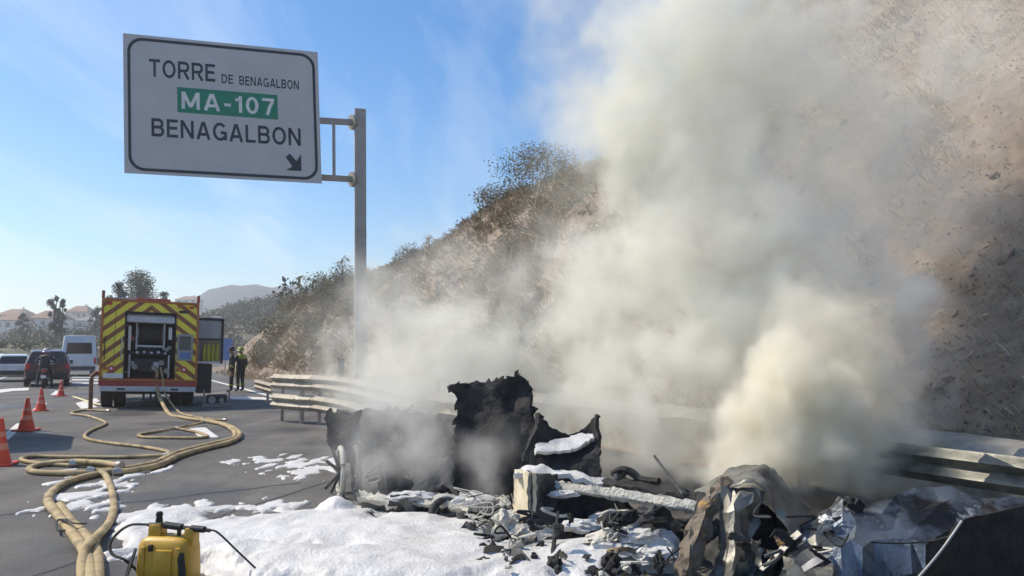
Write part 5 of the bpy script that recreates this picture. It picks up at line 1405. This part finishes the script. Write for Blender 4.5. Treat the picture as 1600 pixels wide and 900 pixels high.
m = MB(); m.tube([PW(1022, 712, 6.5), PW(1043, 740, 6.35), PW(1066, 771, 6.2)], .011, 6); m.build('bent_rod', 'char_grey', wk, smooth=40)
m = MB(); m.tube(spline([PW(958, 740, 6.9), PW(975, 733, 6.8), PW(1000, 748, 6.75), PW(1030, 752, 6.6)], 4), .03, 7); m.build('charred_tube', 'char_black', wk, smooth=40)
# rear part in the smoke on the left
sheet('rear_shell', rows([(514, 648, 9.4), (545, 640, 9.3), (610, 638, 9.2), (670, 645, 9.0), (716, 652, 8.6)], [(512, 690, 9.3), (545, 694, 9.2), (610, 700, 9.1), (670, 705, 8.9), (714, 700, 8.5)], [(524, 702, 9.3), (552, 730, 9.1), (610, 762, 8.8), (670, 768, 8.6), (712, 760, 8.4)]), 'char_grey', wk, n=8, thick=.05, crumple=.10, cs=4, jag=.08, seed=11)
sheet('rear_flap', rows([(512, 642, 9.1), (535, 645, 9.0), (560, 640, 8.9)], [(514, 690, 9.0), (537, 686, 8.9), (562, 684, 8.85)]), 'char_black', wk, n=7, thick=.04, crumple=.04, jag=.07, seed=15)
sheet('inner_panel', rows([(655, 716, 8.3), (685, 714, 8.2), (716, 716, 8.1)], [(645, 745, 8.2), (683, 748, 8.1), (718, 750, 8.0)], [(640, 775, 8.1), (680, 778, 8.0), (716, 778, 7.9)]), 'char_grey', wk, n=6, thick=.03, crumple=.05, jag=.03, seed=12)
sheet('chassis_beam', rows([(556, 771, 8.1), (610, 772, 7.9), (670, 772, 7.7), (730, 775, 7.5), (792, 776, 7.3)], [(558, 784, 7.9), (612, 786, 7.7), (672, 790, 7.5), (730, 795, 7.3), (790, 796, 7.1)], [(560, 800, 7.9), (614, 806, 7.7), (674, 812, 7.5), (730, 818, 7.3), (788, 818, 7.1)]), 'char_grey', wk, n=7, thick=.06, crumple=.05, cs=6, jag=.05, seed=13)
sheet('foam_crust', rows([(562, 769, 8.0), (612, 769, 7.85), (672, 768, 7.65), (735, 771, 7.4), (795, 774, 7.2)], [(560, 778, 7.82), (612, 783, 7.62), (672, 788, 7.42), (735, 794, 7.2), (795, 790, 7.0)]), 'ash_crust', wk, n=9, thick=.03, crumple=.06, cs=9, jag=.05, seed=16)
for k, (u, v0, v1, Y, r_) in enumerate(((640, 805, 842, 7.5, .07), (722, 800, 852, 7.2, .055), (665, 800, 838, 7.5, .09), (690, 810, 835, 7.4, .08))):
    a, b = PW(u, v0, Y), PW(u + 2, v1, Y)
    m = MB(); m.tube([a, (a + b) / 2, b], r_, 8); m.build('axle_stub', 'char_grey', wk, smooth=40)
def torus(name, c, R0, r_, ax, mtl, n=28, par=wk):
    ax = Vector(ax).normalized(); q = ax.to_track_quat('Z', 'Y')
    pts = [Vector(c) + q @ Vector((R0 * math.cos(2 * math.pi * i / n), R0 * math.sin(2 * math.pi * i / n), 0)) for i in range(n + 1)]
    m = MB(); m.tube(pts, r_, 8); return m.build(name, mtl, par, smooth=60)
wc = PW(532, 737, 8.7)
rim = torus('wheel_rim', wc, .26, .03, (1, .35, 0), 'ash_crust'); torus('wheel_rim', wc + Vector((.16, .06, 0)), .26, .03, (1, .35, 0), 'char_grey')
for k in range(5):
    an = 2 * math.pi * k / 5
    m = MB(); m.tube([wc, wc + Vector((-.12, .25 * math.cos(an), .26 * math.sin(an))) * .98], .018, 6); m.build('spoke', 'char_grey', rim, smooth=40)
for i, pth in enumerate([[(560, 690, 8.6), (585, 712, 8.5), (600, 735, 8.4), (604, 765, 8.3)], [(600, 700, 8.7), (622, 716, 8.6), (640, 745, 8.5)], [(625, 660, 9), (633, 648, 9), (645, 632, 9)], [(560, 720, 8.4), (562, 745, 8.3), (566, 775, 8.2)]]):
    m = MB(); m.tube(spline([PW(*p) for p in pth], 5), .009, 6); m.build('wire_strut', 'char_grey', wk, smooth=40)
# wires and tangles between
rr = random.Random(12)
for i in range(16):
    u, v, Y = rr.uniform(735, 800), rr.uniform(765, 830), rr.uniform(6.6, 7.3)
    pts = [PW(u + rr.uniform(-28, 28), v + rr.uniform(-16, 16), Y + rr.uniform(-.1, .1)) for _ in range(5)]
    m = MB(); m.tube(spline(pts, 5), rr.uniform(.004, .009), 5); m.build('burnt_wire', 'ash_crust' if i % 3 else 'char_black', wk)
# buckled arch: rusty pillar, roof skin and hanging inner skin
sheet('rusty_pillar', rows([(1040, 930, 5.35), (1062, 850, 5.7), (1084, 788, 5.95), (1108, 757, 6.1), (1136, 738, 6.2)], [(1066, 930, 5.25), (1083, 855, 5.55), (1102, 800, 5.8), (1122, 768, 5.95), (1145, 748, 6.0)], [(1088, 930, 5.4), (1104, 858, 5.7), (1120, 805, 5.9), (1138, 772, 6.0), (1152, 756, 6.05)]), 'rust_brown', wk, n=8, thick=.012, crumple=.07, cs=7, jag=.02, seed=20, facet=5, smooth=22)
sheet('roof_skin', rows([(1082, 768, 6.5), (1135, 733, 6.5), (1185, 726, 6.5), (1206, 728, 6.45), (1232, 750, 6.35), (1272, 790, 6.2)], [(1105, 768, 6.2), (1140, 744, 6.15), (1180, 738, 6.1), (1202, 748, 6.05), (1226, 776, 6.0), (1262, 812, 6.0)],
                        [(1118, 774, 6.0), (1148, 756, 5.95), (1180, 752, 5.9), (1200, 766, 5.9), (1218, 800, 5.85), (1240, 838, 5.8)]), 'bare_grey', wk, n=7, thick=.008, crumple=.045, cs=5, jag=.015, seed=21)
sheet('inner_skin', rows([(1128, 762, 6.0), (1160, 757, 5.95), (1196, 768, 5.95)], [(1120, 820, 5.9), (1150, 812, 5.75), (1190, 818, 5.9)], [(1112, 870, 5.75), (1146, 868, 5.55), (1176, 868, 5.75)], [(1100, 940, 5.6), (1135, 940, 5.35), (1168, 940, 5.6)]), 'bare_grey', wk, n=8, thick=.008, crumple=.09, cs=6, jag=.01, seed=22, facet=4, smooth=22)
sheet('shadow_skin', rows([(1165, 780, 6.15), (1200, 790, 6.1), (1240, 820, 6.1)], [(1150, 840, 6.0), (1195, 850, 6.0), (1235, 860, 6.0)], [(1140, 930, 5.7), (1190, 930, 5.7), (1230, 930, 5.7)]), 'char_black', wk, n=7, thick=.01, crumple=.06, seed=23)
# long crumpled flank on the right
sheet('crumpled_flank', rows([(1188, 884, 5.75), (1236, 836, 5.9), (1272, 797, 6.0), (1310, 766, 6.0), (1345, 779, 5.95), (1400, 773, 6.0), (1460, 757, 6.1), (1510, 768, 6.15), (1560, 772, 6.15), (1600, 779, 6.15), (1680, 795, 6.1)],
                             [(1180, 900, 5.6), (1238, 862, 5.65), (1276, 832, 5.7), (1312, 806, 5.72), (1348, 808, 5.6), (1402, 800, 5.75), (1460, 790, 5.8), (1510, 795, 5.85), (1560, 800, 5.9), (1600, 806, 5.9), (1680, 820, 5.9)],
                             [(1172, 915, 5.5), (1238, 890, 5.45), (1280, 868, 5.45), (1318, 850, 5.45), (1352, 846, 5.42), (1404, 842, 5.55), (1460, 838, 5.5), (1510, 838, 5.6), (1560, 840, 5.7), (1600, 842, 5.7), (1680, 850, 5.75)],
                             [(1170, 940, 5.35), (1236, 940, 5.3), (1282, 938, 5.3), (1320, 936, 5.28), (1356, 934, 5.3), (1406, 930, 5.3), (1460, 926, 5.35), (1510, 926, 5.45), (1560, 926, 5.55), (1600, 926, 5.6), (1680, 926, 5.65)]), 'bare_blue', wk, n=8, thick=.008, crumple=.10, cs=3.0, jag=.03, seed=24, facet=2, smooth=20)
sheet('black_side', rows([(1432, 905, 5.05), (1470, 862, 5.12), (1503, 815, 5.2), (1560, 800, 5.28), (1620, 788, 5.36), (1700, 780, 5.45)], [(1434, 925, 5.07), (1472, 905, 5.14), (1508, 880, 5.22), (1560, 870, 5.3), (1620, 865, 5.38), (1700, 860, 5.47)], [(1436, 945, 5.09), (1474, 945, 5.16), (1510, 945, 5.24), (1560, 945, 5.32), (1620, 945, 5.4), (1700, 945, 5.49)]), 'char_black', wk, n=7, thick=.01, crumple=.015, cs=3, seed=25)
m = MB(); m.tube(spline([PW(1503, 814, 5.19), PW(1470, 861, 5.11), PW(1432, 906, 5.04)], 8), .008, 6); m.build('bright_edge', 'coupling', wk, smooth=40)
m = MB(); m.tube(spline([PW(1360, 847, 5.35), PW(1400, 849, 5.38), PW(1450, 846, 5.38), PW(1484, 838, 5.17)], 5), .006, 6); m.build('cable', 'char_black', wk, smooth=40)
lump('burnt_socket', PW(1333, 790, 5.85), .07, .06, .07, 'char_black', wk, 31, .5)
lump('burnt_socket', PW(1222, 842, 5.75), .05, .05, .06, 'rust_brown', wk, 32, .5)
sheet('torn_strip', rows([(1186, 888, 5.6), (1215, 858, 5.72), (1246, 828, 5.8)], [(1192, 892, 5.5), (1222, 864, 5.62), (1252, 834, 5.7)]), 'ash_crust', wk, n=5, thick=.006, crumple=.02, seed=33)
sheet('peeled_flake', rows([(1252, 885, 5.36), (1275, 868, 5.36), (1300, 864, 5.36)], [(1256, 893, 5.3), (1278, 880, 5.3), (1296, 868, 5.32)]), 'coupling', wk, n=4, thick=.004, crumple=.01, seed=34)

# collapsed floor, bent strips and tubes that tie the heap together
sheet('collapsed_floor', rows([(770, 790, 7.0), (860, 800, 6.9), (960, 805, 6.8), (1060, 800, 6.6), (1180, 810, 6.3)], [(762, 832, 6.3), (860, 845, 6.3), (960, 852, 6.2), (1060, 845, 6.1), (1180, 850, 5.9)], [(752, 900, 5.7), (860, 912, 5.65), (960, 914, 5.6), (1060, 914, 5.55), (1180, 918, 5.45)]), 'char_grey', wk, thick=.03, crumple=.16, cs=5, jag=.05, seed=40, facet=6, smooth=25)
rr = random.Random(21)
def scrap(u0, u1, v0, v1, Y, n, kind):
    for i in range(n):
        u, v = rr.uniform(u0, u1), rr.uniform(v0, v1); y = Y - (v - 800) * .008 + rr.uniform(-.15, .15)
        if kind == 'strip':
            a = rr.uniform(0, 6.28); L = rr.uniform(20, 52); w = rr.uniform(6, 20)
            du, dv2 = math.cos(a) * L, math.sin(a) * L * .6; nu, nv2 = -math.sin(a) * w, math.cos(a) * w
            rws = [[(u + du * f + nu * g, v + dv2 * f + nv2 * g - 7 * math.sin(math.pi * f) * rr.uniform(.3, 1.3), y + .08 * f * rr.uniform(-1, 1)) for f in (0, .5, 1)] for g in (-.5, .5)]
            sheet('bent_strip', rows(*rws), rr.choice(['char_black', 'char_black', 'char_grey', 'ash_crust', 'bare_grey', 'rust_brown']), wk, n=4, thick=.006, crumple=.03, cs=9, jag=.02, seed=60 + i, smooth=30)
        else:
            pts = [PW(u + rr.uniform(-1, 1) * 26, v + rr.uniform(-1, .6) * 16, y + rr.uniform(-.08, .08)) for _ in range(4)]
            m = MB(); m.tube(spline(pts, 5), rr.uniform(.004, .014), 5); m.build('bent_tube', rr.choice(['char_black', 'char_black', 'char_grey', 'ash_crust']), wk, smooth=40)
scrap(770, 860, 805, 890, 6.35, 9, 'strip'); scrap(860, 1060, 800, 890, 6.1, 8, 'strip'); scrap(1150, 1260, 850, 895, 5.75, 6, 'strip')
sheet('crushed_skin', rows([(872, 806, 6.55), (930, 798, 6.5), (985, 806, 6.4), (1046, 800, 6.25)], [(868, 832, 6.3), (930, 824, 6.2), (985, 830, 6.1), (1050, 826, 6.0)], [(880, 858, 6.1), (935, 846, 6.0), (990, 850, 5.95), (1045, 850, 5.85)]), 'char_black', wk, thick=.01, crumple=.12, cs=5, jag=.05, seed=71, facet=3, smooth=22)
sheet('crushed_skin', rows([(775, 812, 6.6), (812, 806, 6.5), (850, 815, 6.4)], [(772, 845, 6.3), (812, 842, 6.2), (856, 850, 6.1)], [(780, 880, 6.0), (818, 878, 5.95), (850, 885, 5.85)]), 'bare_grey', wk, thick=.01, crumple=.12, cs=6, jag=.05, seed=72, facet=3, smooth=22)
sheet('crushed_skin', rows([(1230, 850, 5.7), (1275, 835, 5.7), (1320, 850, 5.65)], [(1225, 880, 5.5), (1272, 872, 5.45), (1322, 882, 5.42)], [(1230, 915, 5.3), (1275, 912, 5.28), (1320, 915, 5.28)]), 'bare_grey', wk, thick=.008, crumple=.10, cs=6, jag=.04, seed=73, facet=3, smooth=22)
for k, (u, v, Y, a, b, c) in enumerate(((905, 822, 6.25, .16, .1, .05), (1000, 838, 5.95, .18, .12, .06), (800, 828, 6.3, .12, .09, .05), (950, 862, 5.85, .22, .14, .07), (1020, 868, 5.7, .14, .1, .06), (838, 868, 5.9, .12, .08, .05), (1290, 812, 5.7, .05, .05, .03), (880, 772, 6.5, .12, .05, .03), (640, 776, 7.6, .22, .1, .05), (745, 782, 7.2, .2, .1, .06))):
    lump('foam_clump', PW(u, v, Y), a, b, c, 'foam', wk, 80 + k, .5, 3, 2.4)
scrap(560, 780, 775, 830, 7.5, 12, 'strip'); scrap(530, 700, 690, 770, 8.3, 10, 'tube')
scrap(760, 870, 790, 880, 6.4, 14, 'tube'); scrap(940, 1060, 800, 880, 6.0, 10, 'tube'); scrap(1190, 1320, 800, 880, 5.7, 8, 'tube')
for k, (u, v, Y, R0) in enumerate(((700, 815, 7.35, .20), (985, 770, 6.9, .2))):
    torus('wheel_rim', PW(u, v, Y), R0, .035, (.6, -.6, .3), 'char_grey'); torus('wheel_rim', PW(u + 6, v - 2, Y + .1), R0 * .9, .02, (.6, -.6, .3), 'char_black')

# ------------------------------------------------------------------ loose debris
def debris(u, v, Y, a, b, c, mtl, i, label, group=None):
    o = lump('charred_debris', P(u, v, Y), a, b, c, mtl, None, i, .7, 3, 1.7)
    o.rotation_euler = (0.3 * math.sin(i * 3.1), 0.4 * math.cos(i * 1.7), i * 1.3)
    return tag(o, label, 'debris', group)
for i, (u, v, Y, a, b, c, mtl, lab) in enumerate([
    (765, 868, 6.0, .10, .08, .09, 'char_black', 'round black lump at the left foot of the cream box, the upper one'),
    (752, 893, 5.7, .10, .08, .08, 'char_black', 'round black lump at the bottom of the photo beside the foam heap'),
    (865, 885, 5.55, .05, .05, .09, 'char_black', 'upright black lump beside the thin black post'),
    (975, 812, 6.0, .14, .06, .05, 'char_black', 'long black chunk on the foam under the crusted beam'),
    (1015, 800, 6.0, .10, .07, .06, 'char_grey', 'grey lump tucked under the right end of the crusted beam'),
    (940, 838, 5.9, .13, .07, .03, 'ash_crust', 'flat whitish flake lying on the foam in the middle'),
    (955, 880, 5.6, .08, .06, .07, 'char_black', 'black twiggy clump on the foam near the bottom middle'),
    (985, 893, 5.5, .07, .05, .05, 'char_black', 'small black clump on the foam right of the twiggy one'),
    (790, 820, 6.3, .12, .09, .10, 'ash_crust', 'pale crusted lump below the cream box'),
    (815, 838, 6.2, .10, .08, .09, 'ash_crust', 'second pale crusted lump below the cream box, closer to the black post'),
    (825, 880, 5.8, .10, .07, .07, 'ash_crust', 'pale crusted lump behind the leaning board'),
    (1030, 880, 5.5, .05, .04, .06, 'char_black', 'small black lump against the rusty pillar foot'),
    (735, 835, 6.8, .07, .06, .10, 'char_grey', 'grey upright lump between the foam heap and the cream box')]):
    debris(u, v, Y, a, b, c, mtl, i, lab)
rr = random.Random(3)
for i in range(18):
    u, v = rr.uniform(770, 1040), rr.uniform(835, 898)
    p = G(u, v, .13)
    o = lump('charred_crumb', p, rr.uniform(.015, .05), rr.uniform(.015, .035), rr.uniform(.012, .03), rr.choice(['char_black', 'char_black', 'char_grey', 'ash_crust']), None, i + 50, .7, 2, 1.6)
    tag(o, 'small charred crumb lying on the foam inside the wreck', 'debris', 'charred crumbs on the foam')
# leaning board and thin post among the debris
bd = MB(); a, b = P(800, 858, 5.75), P(845, 915, 5.4)
d = (b - a); sd = Vector((.09, -.06, .02)); bd.obox((a + b) / 2, d / 2, sd * .7, d.cross(sd).normalized() * .012)
tag(bd.build('charred_board', 'char_grey'), 'grey brown scorched board leaning in the foam at the bottom', 'board')
m = MB(); m.tube([P(872, 800, 6.2), P(866, 845, 5.9), P(858, 905, 5.5)], .014, 6, radii=[.012, .016, .02])
tag(m.build('charred_post', 'char_black', smooth=40), 'thin black post standing in front of the cream box', 'post')
for i, px in enumerate([[(1005, 905), (1012, 880), (1030, 862), (1034, 850)], [(905, 905), (925, 888), (960, 870)], [(945, 905), (950, 880), (940, 862), (952, 850)], [(830, 850), (850, 842), (880, 832)]]):
    m = MB(); m.tube(spline([P(u, v, 5.6 + .01 * (905 - v)) for u, v in px], 5), .007, 5)
    tag(m.build('burnt_wire', 'char_black'), ['black wire curling beside the rusty pillar foot', 'black wire lying across the foam at the bottom middle', 'black kinked wire standing out of the foam', 'black wire bridging the cream box and the debris'][i], 'wire')

# ------------------------------------------------------------------ smoke: real volumes, filled by geometry nodes
def smoke(name, label, lo, hi, vox, puffs, color, dens, warp=(0.45, 0.9, 0.35, 2.6), breakup=(1.5, 0.36, 0.66, 0.25), aniso=0.25, absorb=None, seed=0.0, stretch=1.0, edge=(1.15, 0.25)):
    """puffs: (u, v, depth, radius in photo px, strength, aspect z) - soft balls that noise breaks up"""
    vm = bpy.data.materials.new(name + '_volume'); vm.use_nodes = True
    n, l = vm.node_tree.nodes, vm.node_tree.links
    n.clear()
    out = n.new('ShaderNodeOutputMaterial'); pv = n.new('ShaderNodeVolumePrincipled')
    pv.inputs['Color'].default_value = (*color, 1); pv.inputs['Density'].default_value = dens; pv.inputs['Anisotropy'].default_value = aniso
    pv.inputs['Density Attribute'].default_value = 'density'
    if absorb: pv.inputs['Absorption Color'].default_value = (*absorb, 1)
    l.new(pv.outputs[0], out.inputs['Volume'])
    ng = bpy.data.node_groups.new(name, 'GeometryNodeTree')
    ng.interface.new_socket('Geometry', in_out='INPUT', socket_type='NodeSocketGeometry')
    ng.interface.new_socket('Geometry', in_out='OUTPUT', socket_type='NodeSocketGeometry')
    n, l = ng.nodes, ng.links
    go = n.new('NodeGroupOutput'); pos = n.new('GeometryNodeInputPosition')
    def vmath(op, a, b):
        x = n.new('ShaderNodeVectorMath'); x.operation = op
        for i, s in enumerate((a, b)):
            if s is None: continue
            if hasattr(s, 'default_value') or hasattr(s, 'links'): l.new(s, x.inputs[i])
            else: x.inputs[i].default_value = s
        return x.outputs['Value'] if op == 'LENGTH' else x.outputs['Vector']
    def smath(op, a, b):
        x = n.new('ShaderNodeMath'); x.operation = op
        for i, s in enumerate((a, b)):
            if s is None: continue
            if hasattr(s, 'links'): l.new(s, x.inputs[i])
            else: x.inputs[i].default_value = s
        return x.outputs[0]
    def noise(vec, sc, det, rough=0.55):
        x = n.new('ShaderNodeTexNoise'); x.inputs['Scale'].default_value = sc; x.inputs['Detail'].default_value = det; x.inputs['Roughness'].default_value = rough
        l.new(vec, x.inputs['Vector']); return x
    p0 = vmath('ADD', pos.outputs[0], (seed * 3.7, seed * 1.3, seed))
    w1 = vmath('MULTIPLY', vmath('SUBTRACT', noise(p0, warp[1], 2).outputs['Color'], (.5, .5, .5)), (warp[0] * 4,) * 3)
    w2 = vmath('MULTIPLY', vmath('SUBTRACT', noise(p0, warp[3], 3).outputs['Color'], (.5, .5, .5)), (warp[2] * 2,) * 3)
    pw = vmath('ADD', vmath('ADD', pos.outputs[0], w1), w2)
    acc = None
    for (u, v, Y, r_, st, az) in puffs:
        c = P(u, v, Y); rad = r_ / F_PX * Y
        d = vmath('LENGTH', vmath('MULTIPLY', vmath('SUBTRACT', pw, tuple(c)), (1 / rad, 1 / (rad * stretch), 1 / (rad * az))), None)
        mr = n.new('ShaderNodeMapRange'); mr.interpolation_type = 'SMOOTHSTEP'
        mr.inputs['From Min'].default_value = edge[0]; mr.inputs['From Max'].default_value = edge[1]; mr.inputs['To Max'].default_value = st
        l.new(d, mr.inputs['Value'])
        acc = mr.outputs[0] if acc is None else smath('ADD', acc, mr.outputs[0])
    br = noise(vmath('MULTIPLY', pw, (1, 1, .8)), breakup[0], 5, .6)
    mr = n.new('ShaderNodeMapRange'); mr.inputs['From Min'].default_value = breakup[1]; mr.inputs['From Max'].default_value = breakup[2]; mr.inputs['To Min'].default_value = breakup[3]; mr.inputs['To Max'].default_value = 1.5
    l.new(br.outputs['Fac'], mr.inputs['Value'])
    den = smath('SUBTRACT', smath('MULTIPLY', acc, mr.outputs[0]), 0.02)
    den = smath('MAXIMUM', den, 0.0)
    vc = n.new('GeometryNodeVolumeCube')
    vc.inputs['Min'].default_value = lo; vc.inputs['Max'].default_value = hi
    for i, k in enumerate('XYZ'): vc.inputs['Resolution ' + k].default_value = int((hi[i] - lo[i]) / vox)
    l.new(den, vc.inputs['Density'])
    sm = n.new('GeometryNodeSetMaterial'); sm.inputs['Material'].default_value = vm
    l.new(vc.outputs[0], sm.inputs[0]); l.new(sm.outputs[0], go.inputs[0])
    me = bpy.data.meshes.new(name)
    m = MB(); m.box(lo[0], hi[0], lo[1], hi[1], lo[2], hi[2]); me.from_pydata([tuple(v) for v in m.v], [], m.f); me.materials.append(vm)
    o = bpy.data.objects.new(name, me); C.objects.link(o)
    md = o.modifiers.new('fill', 'NODES'); md.node_group = ng
    return tag(o, label, 'smoke', kind='stuff')

MAIN = [  # column rising over the wreck and drifting across the slope
    (1060, 470, 9.0, 170, 1.7, 1), (1160, 330, 9.5, 200, 1.6, 1), (1090, 170, 10, 200, 1.5, 1), (1010, 280, 9.8, 130, 1.5, 1.2), (1250, 450, 9.0, 160, 1.6, 1), (1380, 430, 9.2, 100, 1.3, 1),
    (1110, 10, 10, 210, 1.4, 1), (1360, 560, 8.8, 95, 1.6, 1), (1180, 570, 8.6, 140, 1.6, 1), (1040, 620, 8.4, 120, 1.6, 1), (1000, 80, 10, 130, .9, 1.2),
    (920, 500, 9.6, 120, 1.0, 1), (800, 580, 9.4, 135, 1.8, .85), (690, 550, 9.8, 130, 1.9, .85), (610, 530, 10.2, 100, 1.2, 1), (950, 600, 9.0, 120, 1.6, .8), (760, 490, 10.2, 100, .8, .9), (880, 640, 8.9, 100, 1.3, .7),
    (1370, 320, 10.5, 150, .9, 1), (1420, 520, 9.2, 100, 1.0, 1.1), (1430, 620, 8.8, 80, 1.0, 1), (1400, 700, 8.2, 75, 1.1, .7),
    (1430, 160, 11, 230, .40, 1), (1500, 330, 10.5, 150, .30, 1), (1300, 200, 10.5, 180, .7, 1), (1260, 30, 11, 180, .7, 1), (1540, 60, 11.5, 190, .32, 1), (1540, 480, 9.5, 110, .15, 1.2),
    (890, 60, 10.5, 100, .7, 1.3), (890, 180, 10.4, 95, .6, 1.2), (860, 330, 10.2, 100, .3, 1.2), (960, 200, 10.2, 100, .9, 1.3), (930, 380, 10, 80, .6, 1.2), (1030, 700, 7.9, 85, 1.2, .6), (570, 500, 11, 95, .75, 1.2), (530, 580, 11, 80, .8, .9), (640, 450, 11, 90, .5, 1), (600, 570, 10.6, 100, 1.1, .8), (740, 420, 11, 100, .35, 1), (830, 420, 10.6, 90, .4, 1.1), (480, 540, 11.5, 60, .4, 1), (980, 660, 8.2, 100, 1.2, .7), (900, 560, 9.2, 120, 1.1, .9), (850, 500, 9.8, 110, .7, 1), (660, 590, 10, 120, 1.1, .7), (990, 430, 9.6, 130, 1.0, 1.1)]
smoke('smoke_plume', 'pale grey green smoke rising from the wreck over the slope', (-5.2, 6.9, 0.05), (9.0, 13.4, 8.8), 0.08, MAIN, (1.0, 0.99, 0.93), 1.05, stretch=.8, breakup=(1.9, .40, .61, .05), aniso=.0, warp=(.45, .9, .36, 2.8))
CORE = [(1235, 590, 7.6, 75, 5, 1), (1190, 650, 7.5, 80, 5, 1), (1290, 640, 7.6, 75, 5, 1), (1160, 715, 7.4, 65, 4.5, .8), (1320, 690, 7.7, 70, 4.5, .9), (1250, 700, 7.5, 85, 5, .8), (1350, 600, 7.9, 55, 3, 1.1), (1110, 740, 7.3, 50, 3, .7), (1370, 720, 7.6, 45, 3, .8), (1320, 530, 7.9, 75, 1.6, 1), (1390, 600, 8.0, 60, 1.6, 1.1), (1260, 500, 7.9, 70, 1.2, 1), (1390, 670, 7.8, 60, 1.8, 1)]
smoke('yellow_smoke', 'dense yellowish smoke billowing just behind the buckled arch', (0.9, 6.35, 0.05), (5.7, 9.6, 3.3), 0.05, CORE, (1.0, 0.975, 0.88), 0.95, aniso=.0, warp=(.13, 1.6, .26, 3.8), breakup=(3.2, .36, .60, .18), seed=2.0, edge=(1.02, .66))
LOW = [(550, 690, 8.0, 55, .9, 1), (610, 690, 7.9, 70, 1.2, 1), (670, 700, 7.6, 60, 1.2, .9), (760, 715, 7.15, 55, 1.1, .9), (790, 690, 7.3, 40, .7, 1.1), (640, 640, 8.2, 70, 1.0, .9), (720, 640, 8.4, 50, 1.0, 1), (575, 745, 7.7, 60, .8, .8), (745, 760, 7.0, 50, .9, .7), (590, 625, 9, 80, 1.2, .7), (680, 615, 8.8, 70, 1.2, .8)]
smoke('low_smoke', 'thin grey smoke drifting over the burnt rear of the wreck', (-2.6, 6.6, 0.05), (.6, 9.4, 2.2), 0.045, LOW, (0.97, 0.965, 0.94), 1.0, warp=(.12, 1.6, .16, 5), breakup=(2.4, .38, .64, .05), seed=5.0)
# ------------------------------------------------------------------ haze of old smoke over the whole place
hm = bpy.data.materials.new('haze_volume'); hm.use_nodes = True
hm.node_tree.nodes.clear()
ho = hm.node_tree.nodes.new('ShaderNodeOutputMaterial'); hv = hm.node_tree.nodes.new('ShaderNodeVolumePrincipled')
hv.inputs['Color'].default_value = (0.92, 0.94, 0.97, 1); hv.inputs['Density'].default_value = 0.0009; hv.inputs['Anisotropy'].default_value = 0.3
hm.node_tree.links.new(hv.outputs[0], ho.inputs['Volume'])
hz = MB().box(-1000, 1600, -700, 900, -6.5, 85).build('haze', hm)
tag(hz, 'thin pale haze lying over the road and the far hills', 'haze', kind='stuff')
